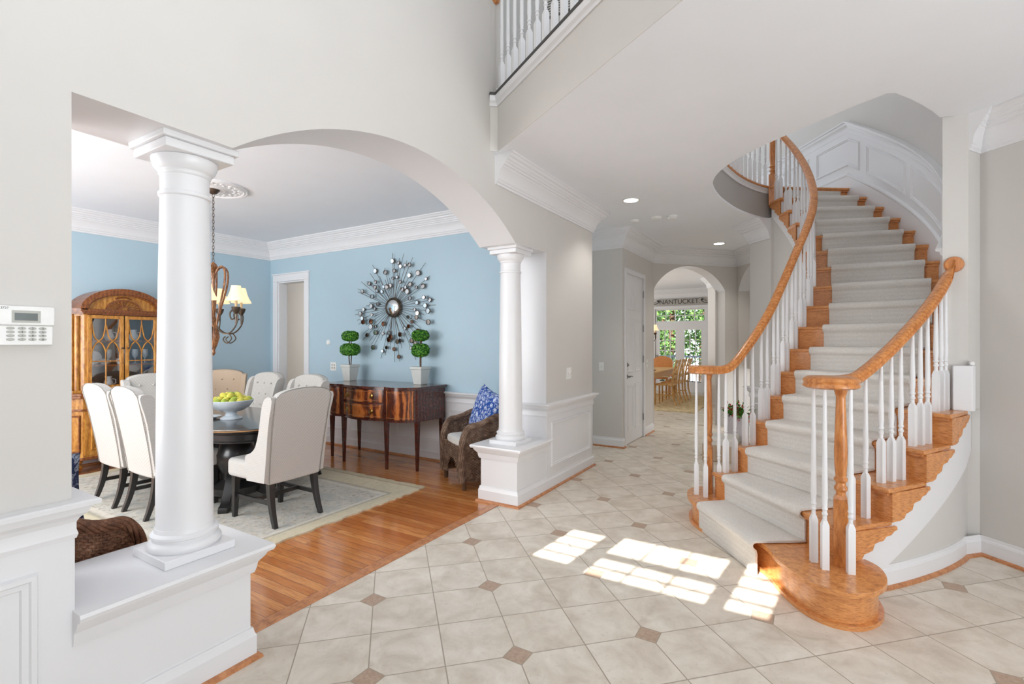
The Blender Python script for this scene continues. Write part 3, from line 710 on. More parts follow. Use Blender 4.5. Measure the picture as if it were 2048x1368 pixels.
# white stringers
def stringer(rf, sgn, ks, drop, name='stringer', top=True):
    mb = MB(); vs = []; n = 0
    for k in ks:
        zt = RI * (math.floor(k + 1e-6)) - .026
        zb = max(0.0, RI * k - drop(k))
        for r in (rf(k), rf(k) - sgn * .03):
            p = SP(k, r); vs += [(p[0], p[1], zt), (p[0], p[1], min(zb, zt))]
        n += 1
    fs = []
    for i in range(n - 1):
        a, b = i * 4, (i + 1) * 4
        fs += [(a, a + 1, b + 1, b), (a + 2, b + 2, b + 3, a + 3), (a, b, b + 2, a + 2), (a + 1, a + 3, b + 3, b + 1)]
    fs += [(0, 2, 3, 1), ((n - 1) * 4, (n - 1) * 4 + 1, (n - 1) * 4 + 3, (n - 1) * 4 + 2)]
    mb.add(vs, fs); SB(mb, name, M['trim'])
def ksteps(k0, k1):
    out = []; k = k0
    while k < k1 - 1e-6:
        for t in (0, .2, .4, .6, .8, .999):
            if k + t <= k1: out.append(k + t)
        k += 1
    return out
od = lambda k: interp(k, [2, 3, 4, 5, 6, 7], [.42, .43, .46, .5, .56, .6])
idp = lambda k: .36
stringer(r_out, 1, ksteps(2, 6.6), od); stringer(r_in, -1, ksteps(2, 17), idp)
# walls under the stair
def under(rf, ks, drop, name, off=0):
    mb = MB(); vs = []; n = 0
    for k in ks:
        zb = max(0.02, RI * k - drop(k) + .03)
        for dr in (0, .06):
            p = SP(k, rf(k) - off + (dr if off < 0 else -dr)); vs += [(p[0], p[1], zb), (p[0], p[1], 0)]
        n += 1
    fs = []
    for i in range(n - 1):
        a, b = i * 4, (i + 1) * 4
        fs += [(a, a + 1, b + 1, b), (a + 2, b + 2, b + 3, a + 3), (a, b, b + 2, a + 2)]
    mb.add(vs, fs); return struct(mb, name, M['wall'])
kk_ = [2 + i * .25 for i in range(0, 25)]
under(r_out, [2.3 + i * .25 for i in range(20)], od, 'wall_under_stair_outer', .018)
under(r_in, [4 + i * .25 for i in range(53)], idp, 'wall_under_stair_inner', -.018)
# sloping soffit between the two
mb = MB(); vs = []; ks = [2.5 + .5 * i for i in range(31)]
for k in ks:
    for r in (r_in(k) + .03, 3.08):
        p = SP(k, r); vs.append((p[0], p[1], max(.01, RI * k - (.34 if k > 6 else .3))))
mb.add(vs, [(2 * i, 2 * i + 1, 2 * i + 3, 2 * i + 2) for i in range(len(ks) - 1)]); struct(mb, 'wall_stair_soffit', M['wall'])
base('stair_curve', [tuple(RW0)] + [SP(k, r_out(k) - .02) for k in [6.5 - .35 * i for i in range(14)] if k > 2][1:][:12])
# angled wall under the landing
q0 = Vector((-.405, 6.63)); q1 = Vector((-.655, 6.885)); q2 = q1 + Vector((.7071, .7071)) * 1.4
mb = MB(); mb.prism([tuple(q0), tuple(q1), tuple(q2), (.5, 8.0), (.2, 6.9)], 0, CEIL + .01); struct(mb, 'wall_landing_pier', M['wall'])
crown(20, [tuple(q0), tuple(q1), tuple(q2)])
base('landing_pier', [tuple(q0), tuple(q1), tuple(q2)])
rail(21, [tuple(q0), tuple(q1), tuple(q2)], .84)
mb = MB()
frame(mb, [(q0.x - .04, q0.y + .03, .2), (q0.x - .04, q0.y + .03, .66), (q1.x + .03, q1.y - .045, .66), (q1.x + .03, q1.y - .045, .2)][::-1], .03, .012); struct(mb, 'trim_22', M['trim'])
# landing face below the newel
mb = MB(); a_ = SP(17, 2.09); b_ = S0
# ---- carpet runner
def run_in(k): return interp(k, [1, 6, 8, 10], [2.075, 2.12, 2.24, 2.27])
def run_out(k): return interp(k, [1, 2, 6, 10], [2.80, 2.86, 2.90, 2.96])
pts = []
for k in range(1, 18):
    e = .16 if k == 1 else 0
    z = RI * k; f = -.13 if k > 1 else -.12
    kf = k if k > 1 else .99
    pts += [(kf - .07, z - RI + (.004 if k == 1 else .014)), (kf - .07, z - .06), (kf - .09, z - .042), (k + f - .02, z - .034), (k + f - .06, z - .022), (k + f - .07, z - .006), (k + f - .03, z + .008), (k + f + .04, z + .012), (k + .3, z + .012)]
    if k < 17: pts += [(k + .7, z + .012), (k + .91, z + .012)]
    else: pts = pts[:-6]
mb = MB(); vs = []; NS = 6
for k, z in pts:
    for j in range(NS + 1):
        r = run_in(k) + (run_out(k) - run_in(k)) * j / NS; p = SP(k, r); vs.append((p[0], p[1], z))
fs = []
for i in range(len(pts) - 1):
    fs += [(i * (NS + 1) + j, i * (NS + 1) + j + 1, (i + 1) * (NS + 1) + j + 1, (i + 1) * (NS + 1) + j) for j in range(NS)]
mb.add(vs, fs)
o = mb.build('stair_runner', M['carpet'], ang=50); tag(o, 'pale grey textured carpet runner climbing the middle of the oak stairs', 'carpet')
sm = o.modifiers.new('thick', 'SOLIDIFY'); sm.thickness = .014; sm.offset = 0
bv = o.modifiers.new('soft', 'BEVEL'); bv.width = .006; bv.segments = 2; bv.limit_method = 'ANGLE'; bv.angle_limit = R(60)

# ---- balusters, newels, rails
def baluster_mesh(h, w=.0165):
    """square foot, turned rings, tapering shaft"""
    mb = MB(); zb = .235
    sq = lambda s, z: [(-s, -s, z), (s, -s, z), (s, s, z), (-s, s, z)]
    rings = [sq(w, 0), sq(w, zb), sq(w * .55, zb + .025)]
    vs = [v for r in rings for v in r]; fs = [(0, 3, 2, 1)]
    for i in range(2): fs += [(i * 4 + k, i * 4 + (k + 1) % 4, (i + 1) * 4 + (k + 1) % 4, (i + 1) * 4 + k) for k in range(4)]
    fs.append((8, 9, 10, 11)); mb.add(vs, fs)
    z = zb + .02
    mb.lathe([(w * .62, z), (w * .6, z + .03), (w * .82, z + .034), (w * .82, z + .044), (w * .62, z + .048), (w * .62, z + .058), (w * .85, z + .062), (w * .85, z + .07), (w * .66, z + .075), (w * .86, z + .12), (w * .5, h)], 12)
    return mb
BALM = {}
def baluster(parent, x, y, z0, z1, rz=0, w=.0165):
    h = round(z1 - z0, 2); key = (h, w)
    if key in BALM: o = BALM[key].copy(); COL.objects.link(o)
    else: o = baluster_mesh(h, w).build('baluster', M['trim'], None); BALM[key] = o
    o.name = 'baluster'; o.parent = parent; L = parent.location
    o.location = (x - L.x, y - L.y, z0 - L.z); o.rotation_euler = (0, 0, rz); return o
railz = lambda k: RI * k + .70
def rb_out(k): return r_out(min(k, 6.3)) - .085
def rb_in(k): return r_in(k) + .03
for p in [(0.015, 3.18), (.065, 3.105), (.18, 3.115)]: baluster(stair, p[0], p[1], RI, 1.15, .3, .017)
for k in range(2, 6):
    for t in (.17, .47, .77) if k > 2 else (.42, .77):
        p = SP(k + t, rb_out(k + t)); z1 = max(1.16, railz(k + t) - .02) if k < 3 else railz(k + t) - .02
        baluster(stair, p[0], p[1], RI * k, z1, a_out(k + t), .017)
p = SP(6.2, rb_out(6.2))
for q in [(-.775, 4.10), (-.70, 4.065), (-.615, 4.14)]: baluster(stair, q[0], q[1], RI, 1.15, .3)
for k in range(2, 17):
    for t in (.34, .78):
        p = SP(k + t, rb_in(k + t)); z1 = max(1.165, railz(k + t) - .02); baluster(stair, p[0], p[1], RI * k, z1, a_in(k + t))
def newel(x, y, z0, z1, w=.034, parent=None, name='newel_post'):
    mb = MB(); h = z1 - z0; b = .36
    mb.box(-w, w, -w, w, 0, b)
    mb.hexa([(-w, -w, b), (w, -w, b), (w, w, b), (-w, w, b), (-w * .6, -w * .6, b + .025), (w * .6, -w * .6, b + .025), (w * .6, w * .6, b + .025), (-w * .6, w * .6, b + .025)])
    mb.lathe([(w * .7, b + .02), (w * .66, b + .04), (w * .92, b + .05), (w * .92, b + .065), (w * .7, b + .075), (w * .7, b + .09), (w * .95, b + .1), (w * .95, b + .112), (w * .74, b + .12), (w * .9, b + .2), (w * .93, b + .26), (w * .66, h - .06), (w * .66, h - .05), (w * .86, h - .03), (w, h)], 20)
    mb.v = [(a + x, c + y, d + z0) for a, c, d in mb.v]
    return SB(mb, name, M['oak_rail'], bevel=.002)
newel(.14, 3.20, RI, 1.155); newel(-.70, 4.21, RI, 1.155, .03)
RP = [(-.03, -.028), (.03, -.028), (.033, -.012), (.026, -.002), (.033, .012), (.026, .026), (.012, .033), (-.012, .033), (-.026, .026), (-.033, .012), (-.026, -.002), (-.033, -.012)]
def hand(path, name='handrail', vol=None):
    mb = MB()
    mb.sweep(path, RP)
    if vol:
        x, y, z, r = vol
        mb.lathe([(r * .86, -.03), (r, -.02), (r, -.01), (r * .95, .0), (r, .012), (r * .96, .024), (r * .84, .034), (.01, .036)], 40, (x, y, z))
    return SB(mb, name, M['oak_rail'])
def ease(P, n):
    for _ in range(n):
        P = [P[0]] + [tuple((P[i - 1][j] + 2 * P[i][j] + P[i + 1][j]) / 4 for j in range(3)) for i in range(1, len(P) - 1)] + [P[-1]]
    return P
path = [(.10, 3.29, 1.178), (.16, 3.35, 1.178), (.215, 3.415, 1.18)]
k = 2.45
while k < 6.12: p = SP(k, rb_out(k)); path.append((p[0], p[1], max(1.18, railz(k)))); k += .2
path.append((.803, 4.24, railz(6.2) + .015))
hand(ease(path, 3), vol=(.095, 3.195, 1.178, .135))
mb = MB(); mb.lathe([(.052, 0), (.052, .012), (.046, .022), (.01, .026)], 28, (.803, 4.262, railz(6.2) + .02), 0, (0, -1, 0)); SB(mb, 'rosette', M['oak_rail'])
path = [(-.66, 4.09, 1.178), (-.62, 4.14, 1.178)]
k = 2.2
while k < 17.0: p = SP(k, rb_in(k)); path.append((p[0], p[1], max(1.18, railz(k)))); k += .2
p = SP(17, rb_in(17)); path.append((p[0], p[1], railz(17) + .1)); NW = p
hand(ease(path, 3), vol=(-.725, 4.13, 1.178, .12))
mb_ = newel(NW[0] - .01, NW[1] + .01, UP - .22, UP + 1.15, .045)
# white end block of the wainscot on the fifth tread
mb = MB(); x0, y0 = .80, 4.255
mb.prism([(.79, 4.212), (.885, 4.212), (.905, 4.235), (.90, 4.256), (.79, 4.256)], RI * 5, RI * 5 + .29)
mb.tube([(.885, 4.215, RI * 5 + .305), (.885, 4.255, RI * 5 + .305)], .014, 12)
struct(mb, 'trim_23', M['trim'], bevel=.004)

# ---- landing / balcony ring balustrade
ring = thing('landing_balustrade', 'white balusters on the curved edge of the upper landing, seen through the ceiling opening', 'railing', (-.7, 5.4, UP))
path = cat(inner[:12], 4)
# walk along the opening at equal spacing
def walk(P, d):
    out = []; acc = 0
    for i in range(len(P) - 1):
        a = Vector(P[i]); b = Vector(P[i + 1]); L = (b - a).length; s = d - acc
        while s < L: out.append(a + (b - a) * s / L); s += d
        acc = (acc + L) % d if s - d <= L else acc + L
        acc = L - (s - d)
    return out
off = shrink([(x, y) for x, y in path], .03)[1:-1]
for q in walk(off, .115): baluster(ring, q.x, q.y, UP + .012, UP + .95)
mb = MB(); mb.sweep([(x + .7, y - 5.4, .97) for x, y in off], RP); mb.build('handrail', M['oak_rail'], ring)

bal = thing('balcony_railing', 'white balusters along the balcony edge high over the foyer', 'railing', (-2.0, 3.2, 3.32))
A_ = Vector((-2.075, 3.205)); B_ = Vector((3.4, -.233)); e_ = (B_ - A_).normalized(); n_ = Vector((-e_.y, e_.x))
for i in range(34):
    q = A_ + e_ * (.0 + .112 * i) + n_ * .035
    baluster(bal, q.x, q.y, 3.32, 4.22, R(-32), .018)
mb = MB(); q = A_ + n_ * .035; q2_ = A_ + e_ * 4.2 + n_ * .035
mb.sweep([(q.x + 2.0, q.y - 3.2, .93), (q2_.x + 2, q2_.y - 3.2, .93)], RP); mb.build('handrail', M['oak_rail'], bal)
mb = MB(); mb.lathe([(.055, 0), (.055, .012), (.045, .024), (.01, .028)], 24, (XF + 2.0, .03, .79), 0, (1, 0, 0)); mb.build('rosette', M['oak_rail'], bal)

# ---- wainscot of the stairwell wall
def wallpt(k, z, d=.0):
    """point on the stairwell wall: k is the step count, past 17 it runs along the straight upper wall (metres after the bend = (k-17)*.28)"""
    if k <= 17:
        p = P2(3.085 - d, R(-49.6 + 5.35 * (k - 1)))
    else:
        b = Vector(P2(3.085 - d, R(36))); p = b + tdir * (k - 17) * .288
    return (p[0], p[1], z)
def zline(k): return RI * min(k, 17)
ks = [6.3 + .25 * i for i in range(43)] + [17.01 + .5 * i for i in range(22)]
mb = MB(); vs = []
for k in ks: vs += [wallpt(k, zline(k) - .35, .006), wallpt(k, zline(k) + .75, .006)]
mb.add(vs, [(2 * i, 2 * i + 2, 2 * i + 3, 2 * i + 1) for i in range(len(ks) - 1)])
struct(mb, 'trim_24', M['trim'])
mb = MB(); mb.sweep([wallpt(k, zline(k) + .82) for k in ks], RAIL); struct(mb, 'trim_25', M['trim'])
mb = MB(); mb.sweep([wallpt(k, zline(k) + .2) for k in ks], [(.0, -.45), (.02, -.45), (.02, -.05), (.028, -.035), (.028, -.02), (.016, -.01), (.01, 0), (0, 0)]); struct(mb, 'trim_26', M['trim'])
mb = MB()
def panel(k0, k1, zlo=.28, zhi=.62):
    N = 8; L = [(0, 0), (.01, .016), (.018, .016), (.024, .008), (.034, .008), (.04, 0)]
    bot = [(k0 + (k1 - k0) * i / N, zlo) for i in range(N + 1)]; loop = bot + [(k, zhi) for k, _ in reversed(bot)]
    rows = []
    for e, h in L:
        row = []
        for (k, zz) in loop:
            ke = min(max(k, k0 + e / .29), k1 - e / .29); ze = zz + (e if zz == zlo else -e)
            row.append(wallpt(ke, zline(ke) + ze, h + .005))
        rows.append(row)
    n = len(loop); vs = [v for r in rows for v in r]; fs = []
    for i in range(len(L) - 1): fs += [(i * n + j, i * n + (j + 1) % n, (i + 1) * n + (j + 1) % n, (i + 1) * n + j) for j in range(n)]
    mb.add(vs, fs)
for k0, k1 in ((7.6, 10.2), (10.65, 13.3), (13.65, 16.0), (16.35, 18.9), (19.4, 22.5), (23.0, 26)): panel(k0, k1)
struct(mb, 'trim_27', M['trim'])
# ------------------------------------------------------------------ dining room rug
RUGC = (-4.85, 2.75)
def flat_rug(name, hx, hy, mat, loc, label, wav=.012, th=.012):
    mb = MB(); P = []
    n = 60
    for (x0, y0, x1, y1) in ((-hx, -hy, hx, -hy), (hx, -hy, hx, hy), (hx, hy, -hx, hy), (-hx, hy, -hx, -hy)):
        for i in range(n):
            t = i / n; P.append((x0 + (x1 - x0) * t + random.uniform(-wav, wav), y0 + (y1 - y0) * t + random.uniform(-wav, wav)))
    mb.prism(P, 0, th); o = mb.build(name, mat); o.location = loc; tag(o, label, 'rug'); return o
flat_rug('dining_rug', 1.68, 1.15, M['rug'], (-4.84, 2.46, 0), 'faded oriental rug in cream, grey and gold under the black dining table')

# ------------------------------------------------------------------ upholstered dining chairs (front faces +x)
def super_box(mb, c, h, n=3.2, nu=20, nv=10):
    vs = []; fs = []
    def sp(w, m): return math.copysign(abs(w) ** m, w)
    e = 2 / n
    for i in range(nv + 1):
        v = -PI / 2 + PI * i / nv
        for j in range(nu):
            u = 2 * PI * j / nu
            vs.append((c[0] + h[0] * sp(math.cos(v), e) * sp(math.cos(u), e), c[1] + h[1] * sp(math.cos(v), e) * sp(math.sin(u), e), c[2] + h[2] * sp(math.sin(v), e)))
    for i in range(nv): fs += [(i * nu + j, i * nu + (j + 1) % nu, (i + 1) * nu + (j + 1) % nu, (i + 1) * nu + j) for j in range(nu)]
    mb.add(vs, fs)
def make_chair(label, fab='fabric', tuft=False, legs='black'):
    t = thing('dining_chair', label, 'chair', group='upholstered chairs around the dining table'); F = M[fab]
    # seat
    mb = MB(); mb.box(-.22, .265, -.25, .25, .33, .475); mb.build('seat', F, t, bevel=.035, seg=4)
    # back: leaning slab with arched head
    W0, W1 = .222, .25
    lean = lambda z: -.245 - .125 * max(0, (z - .32) / .72) ** 1.25
    zs = [.32, .42, .55, .7, .85, .95]; ny = 14
    vs = []; rows = 0
    def half(z): return W0 + (W1 - W0) * (z - .32) / .7
    cols = [-1 + 2 * i / ny for i in range(ny + 1)]
    nz = 14
    for side in (0, 1):
        for i in range(nz + 1):
            for c in cols:
                top = .965 + .075 * math.sqrt(max(0, 1 - (abs(c) ** 2.2)))
                z = .32 + (top - .32) * i / nz
                x = lean(z) + (0 if side == 0 else (.085 - .02 * i / nz))
                if side == 0: x -= .012 * (1 - c * c)
                vs.append((x, c * half(z), z))
    n = ny + 1; off_ = (nz + 1) * n; fs = []
    for i in range(nz):
        for j in range(ny):
            a = i * n + j; fs.append((a, a + 1, a + n + 1, a + n)); a += off_; fs.append((a, a + n, a + n + 1, a + 1))
    for j in range(ny):
        fs.append((j, off_ + j, off_ + j + 1, j + 1)); a = nz * n + j; fs.append((a, a + 1, off_ + a + 1, off_ + a))
    for i in range(nz):
        for j in (0, ny): a = i * n + j; fs.append((a, a + n, off_ + a + n, off_ + a))
    mb = MB(); mb.add(vs, fs); back = mb.build('backrest', F, t, bevel=.014, seg=3)
    # piping along the rear edge
    mb = MB()
    edge = [(lean(z) - .002, -half(z), z) for z in [.33 + (.965 - .33) * i / 12 for i in range(13)]] + [(lean(.965 + .075 * math.sqrt(max(0, 1 - abs(c) ** 2.2))) - .006, c * half(1.0), .965 + .075 * math.sqrt(max(0, 1 - abs(c) ** 2.2))) for c in cols[1:-1]] + [(lean(z) - .002, half(z), z) for z in [.33 + (.965 - .33) * i / 12 for i in range(12, -1, -1)]]
    mb.tube(edge, .003, 6); mb.build('piping', M['piping'], back)
    # wings that sweep down to the seat
    for s in (-1, 1):
        prof = [(-.24, .34), (-.30, .75), (-.352, .955), (-.31, .985), (-.262, .965), (-.228, .90), (-.20, .79), (-.17, .68), (-.13, .595), (-.075, .55), (-.02, .53), (.0, .50), (-.01, .465), (-.02, .40), (-.02, .335)]
        P = cat(prof, 3)
        mb = MB(); y0, y1 = s * .205, s * .262
        mb.pmap(P, lambda a, b, d: (a, d + s * max(0, b - .5) * .03 + (0), b), y0, y1); mb.build('wing', F, t, bevel=.016, seg=3)
    if tuft:
        mb = MB()
        for (y, z) in [(-.13, .92), (0, .92), (.13, .92), (-.065, .8), (.065, .8), (-.13, .68), (0, .68), (.13, .68)]: mb.sphere((lean(z) + .075, y, z), .011, 8)
        mb.build('tuft_button', F, back)
    L = M[legs]
    def leg(x0, y0, x1, y1, w0, w1, bend=0):
        mb = MB(); vs = []; N = 6
        for i in range(N + 1):
            s_ = i / N; x = x0 + (x1 - x0) * (s_ ** (1.9 if bend else 1)); y = y0 + (y1 - y0) * s_; z = .345 * (1 - s_); w = w0 + (w1 - w0) * s_
            vs += [(x - w, y - w, z), (x + w, y - w, z), (x + w, y + w, z), (x - w, y + w, z)]
        fs = [(3, 2, 1, 0)] + [(i * 4 + k, i * 4 + (k + 1) % 4, i * 4 + 4 + (k + 1) % 4, i * 4 + 4 + k) for i in range(N) for k in range(4)] + [(N * 4, N * 4 + 1, N * 4 + 2, N * 4 + 3)]
        mb.add(vs, fs); mb.build('leg', L, t, bevel=.002)
    for s in (-1, 1):
        leg(.225, s * .195, .235, s * .2, .024, .016); leg(-.21, s * .19, -.285, s * .2, .024, .016, 1)
    for s in (-1, 1):
        mb = MB(); mb.box(-.235, .23, s * .19 - .009, s * .19 + .009, .155, .185); mb.build('stretcher', L, t)
    mb = MB(); mb.box(-.02, .0, -.19, .19, .155, .185); mb.build('stretcher', L, t)
    return t
c1 = make_chair('pale woven chair with black legs, its full back turned to the foyer')
c1.location = (-3.69, 2.41, .012); c1.rotation_euler = (0, 0, PI + R(1))
GR = 'upholstered chairs around the dining table'
dup(c1, (-5.165, 2.075, .012), R(89), 'pale woven chair in front of the pine cabinet, the outer of two side by side')
dup(c1, (-4.60, 2.075, .012), R(89), 'pale woven chair partly behind the large column, beside the outer one')
c2 = make_chair('tufted pale chair facing out from behind the two chairs near the pine cabinet', tuft=True)
c2.location = (-5.90, 2.56, .012); c2.rotation_euler = (0, 0, R(-4))
dup(c2, (-5.36, 3.08, .012), R(-90), 'pale chair across the table, just behind the bowl of lemons')
dup(c2, (-4.60, 3.08, .012), R(-90), 'pale chair across the table, nearest the sideboard')
c3 = make_chair('tan tufted wing chair standing back from the table toward the far corner, below the chandelier', 'fabric_tan', True)
c3.location = (-6.12, 3.22, .012); c3.rotation_euler = (0, 0, R(-40)); c3['group'] = 'spare chair'

# ------------------------------------------------------------------ black pedestal dining table
TC = (-4.585, 2.45)
t = thing('dining_table', 'black oval-ended dining table with a worn gold edge line on a pedestal', 'table', (TC[0], TC[1], .012))
def sup(rx, ry, n, N=72): return [(rx * math.copysign(abs(math.cos(2 * PI * i / N)) ** (2 / n), math.cos(2 * PI * i / N)), ry * math.copysign(abs(math.sin(2 * PI * i / N)) ** (2 / n), math.sin(2 * PI * i / N))) for i in range(N)]
def loft(mb, levels, n=3.0, N=72, m=0):
    vs = []; 
    for rx, ry, z in levels: vs += [(x, y, z) for x, y in sup(rx, ry, n, N)]
    fs = []
    for i in range(len(levels) - 1): fs += [(i * N + j, i * N + (j + 1) % N, (i + 1) * N + (j + 1) % N, (i + 1) * N + j) for j in range(N)]
    fs += [tuple(range(N))[::-1], tuple((len(levels) - 1) * N + j for j in range(N))]
    mb.add(vs, fs, m)
RX, RY = .95, .53
mb = MB(); loft(mb, [(RX - .02, RY - .02, .69), (RX - .005, RY - .005, .695), (RX, RY, .705), (RX - .003, RY - .003, .712), (RX - .014, RY - .014, .716), (RX - .03, RY - .03, .716)]); mb.build('tabletop', M['tabletop'], t)
mb = MB(); loft(mb, [(RX + .002, RY + .002, .7015), (RX + .003, RY + .003, .705), (RX + .0, RY + .0, .709)]); mb.build('edge_line', M['gold_line'], t)
mb = MB(); loft(mb, [(RX - .07, RY - .07, .60), (RX - .07, RY - .07, .61), (RX - .085, RY - .085, .615), (RX - .085, RY - .085, .66), (RX - .05, RY - .05, .68), (RX - .05, RY - .05, .69)]); mb.build('apron', M['black'], t)
for sx in (-1, 1):
    mb = MB(); mb.lathe([(.19, .08), (.2, .1), (.2, .14), (.15, .17), (.12, .2), (.13, .26), (.16, .34), (.165, .42), (.13, .5), (.11, .53), (.15, .56), (.17, .6)], 28, (sx * .26, 0, 0)); mb.build('pedestal', M['black'], t)
    for a_ in range(4):
        an = R(45 + 90 * a_); c_, s_ = math.cos(an), math.sin(an)
        pr = cat([(.1, .30), (.18, .26), (.27, .15), (.36, .06), (.42, .045), (.42, 0), (.35, .0), (.25, .04), (.12, .10)], 3)
        mb = MB(); mb.pmap(pr, lambda p, q, d: (sx * .26 + c_ * p * .9 - s_ * d, s_ * p * .9 + c_ * d, q), -.035, .035); mb.build('foot', M['black'], t, bevel=.008)

# bowl of lemons and limes
BC = (-4.34, 2.41, .728)
t = thing('footed_bowl', 'white footed ceramic bowl heaped with lemons and limes on the dining table', 'bowl', BC)
mb = MB(); mb.lathe([(.085, 0), (.088, .008), (.075, .018), (.05, .03), (.042, .05), (.05, .066)], 36); mb.build('foot', M['ceramic'], t)
mb = MB(); mb.lathe([(.045, .062), (.09, .072), (.14, .1), (.172, .145), (.178, .165), (.17, .167), (.165, .15), (.13, .108), (.05, .08), (.01, .078)], 40); mb.build('basin', M['ceramic'], t)
fr = None
random.seed(11); nf = 0
for ring_, (rr_, cnt, z) in enumerate([(.142, 14, .162), (.095, 10, .172), (.045, 5, .185), (.06, 5, .205), (.0, 1, .21)]):
    for i in range(cnt):
        an = 2 * PI * (i + .5 * ring_) / cnt
        isl = random.random() < .62
        mb = MB(); L_ = .034 if isl else .029
        mb.lathe([(.003, -L_ * 1.12), (.008, -L_), (.019, -L_ * .72), (.026, -L_ * .3), (.028, 0), (.026, L_ * .3), (.019, L_ * .72), (.008, L_), (.003, L_ * 1.12)], 14, (0, 0, 0), 0, (random.uniform(-1, 1), random.uniform(-1, 1), random.uniform(-.5, .5)))
        o = mb.build('lemon' if isl else 'lime', M['lemon'] if isl else M['lime']); o.location = (BC[0] + rr_ * math.cos(an), BC[1] + rr_ * math.sin(an), BC[2] + z)
        tag(o, ('yellow lemon' if isl else 'yellow-green lime') + ' heaped in the white footed bowl', 'fruit', 'lemons in the bowl' if isl else 'limes in the bowl')
# small dish
mb = MB(); mb.lathe([(.05, 0), (.055, .006), (.09, .014), (.095, .02), (.085, .018), (.02, .008)], 30); o = mb.build('saucer', M['ceramic']); o.location = (-4.52, 2.32, .728); tag(o, 'small white saucer on the dining table beside the large column', 'dish')

# ------------------------------------------------------------------ sideboard
t = thing('sideboard', 'bow-fronted dark mahogany sideboard on tapering legs below the sunburst mirror', 'sideboard', (-4.33, 4.2, 0))
yb = 4.47 - 4.2
def front(x):
    """front edge of the case: two corner bows and a bowed middle, local x"""
    ax = abs(x)
    if ax <= .34: return -.30 - .09 * math.cos(ax / .34 * PI / 2) ** 1.0
    s_ = (ax - .34) / (.71 - .34); return -.31 + .13 * s_ - .085 * math.sin(PI * s_)
xs = [-.71 + 1.42 * i / 60 for i in range(61)]
def caseplan(e=0, xx=xs): return [(x * (1 + e / .71), front(x) - e) for x in xx] + [(.71 + e, yb + min(e, .01)), (-.71 - e, yb + min(e, .01))]
mb = MB(); mb.prism(caseplan(), .53, .885); mb.build('case', M['mahog_dark'], t)
mb = MB(); mb.prism(caseplan(.022), .885, .91); mb.build('tabletop', M['mahog_dark'], t, bevel=.005)
def curved_front(x0, x1, z0, z1, name, mat, d=.009, edge=True):
    mb = MB(); N = 14; P = [(x0 + (x1 - x0) * i / N) for i in range(N + 1)]
    mb.prism([(x, front(x) - d) for x in P] + [(x, front(x) + .002) for x in reversed(P)], z0, z1); o = mb.build(name, mat, t, bevel=.002)
    if edge:
        m2 = MB(); ins = .018
        Q = [x0 + ins + (x1 - x0 - 2 * ins) * i / N for i in range(N + 1)]
        for zz in (z0 + ins, z1 - ins): m2.tube([(x, front(x) - d - .0005, zz) for x in Q], .0016, 4)
        for xx in (Q[0], Q[-1]): m2.tube([(xx, front(xx) - d - .0005, z0 + ins), (xx, front(xx) - d - .0005, z1 - ins)], .0016, 4)
        m2.build('inlay_line', M['gold_line'], o)
    return o
def brass_pull(par, x, z):
    y = front(x) - .011
    mb = MB(); mb.lathe([(.026, 0), (.026, .003), (.02, .005), (.012, .008), (.01, .016)], 20, (x, y, z), 0, (0, -1, 0)); pass
    mb.tube([(x - .022, y - .006, z), (x - .024, y - .012, z - .01), (x - .014, y - .014, z - .026), (x, y - .014, z - .03), (x + .014, y - .014, z - .026), (x + .024, y - .012, z - .01), (x + .022, y - .006, z)], .0028, 6)
    mb.build('drawer_pull', M['brass'], par)
for z0, z1 in ((.735, .87), (.56, .71)):
    o = curved_front(-.315, .315, z0, z1, 'drawer', M['mahog'])
    for x in (-.19, .19): brass_pull(o, x, (z0 + z1) / 2)
for s in (-1, 1):
    o = curved_front(min(s * .38, s * .675), max(s * .38, s * .675), .56, .87, 'door', M['mahog'])
    m2 = MB(); xx = s * .52; m2.lathe([(.006, 0), (.006, .002), (.002, .003)], 10, (xx, front(xx) - .01, .83), 0, (0, -1, 0)); m2.build('keyhole', M['brass'], o)
for (x, y) in [(-.69, None), (-.345, None), (.345, None), (.69, None), (-.685, yb - .03), (.685, yb - .03)]:
    if y is None: y = front(x) + .024
    w0, w1 = .023, .012
    mb = MB(); mb.hexa([(x - w1, y - w1, 0), (x + w1, y - w1, 0), (x + w1, y + w1, 0), (x - w1, y + w1, 0), (x - w0, y - w0, .54), (x + w0, y - w0, .54), (x + w0, y + w0, .54), (x - w0, y + w0, .54)])
    mb.box(x - w0, x + w0, y - w0 - .003, y, .54, .885); mb.build('leg', M['mahog_dark'], t)

# topiaries
def leafball(mb, c, rx, rz, n, sz=.016, flatn=2.6):
    for i in range(n):
        u = random.uniform(-1, 1); a_ = random.uniform(0, 2 * PI); e = 2 / flatn
        cv = math.sqrt(1 - u * u); sp = lambda w: math.copysign(abs(w) ** e, w)
        k_ = random.uniform(.9, 1.05)
        p = Vector((c[0] + rx * k_ * sp(cv) * math.cos(a_), c[1] + rx * k_ * sp(cv) * math.sin(a_), c[2] + rz * k_ * sp(u)))
        nn = (p - Vector(c)).normalized(); nn = (nn + Vector((random.uniform(-.8, .8), random.uniform(-.8, .8), random.uniform(-.4, 1)))).normalized()
        tx = nn.orthogonal().normalized(); tx.rotate(Matrix.Rotation(random.uniform(0, 6.3), 3, nn)) if False else None
        q = Matrix.Rotation(random.uniform(0, 6.3), 3, nn); tx = q @ tx; ty_ = nn.cross(tx); s_ = sz * random.uniform(.7, 1.2)
        mb.add([p - tx * s_, p + ty_ * s_ * .5 + nn * s_ * .15, p + tx * s_, p - ty_ * s_ * .5 + nn * s_ * .15], [(0, 1, 2, 3)])
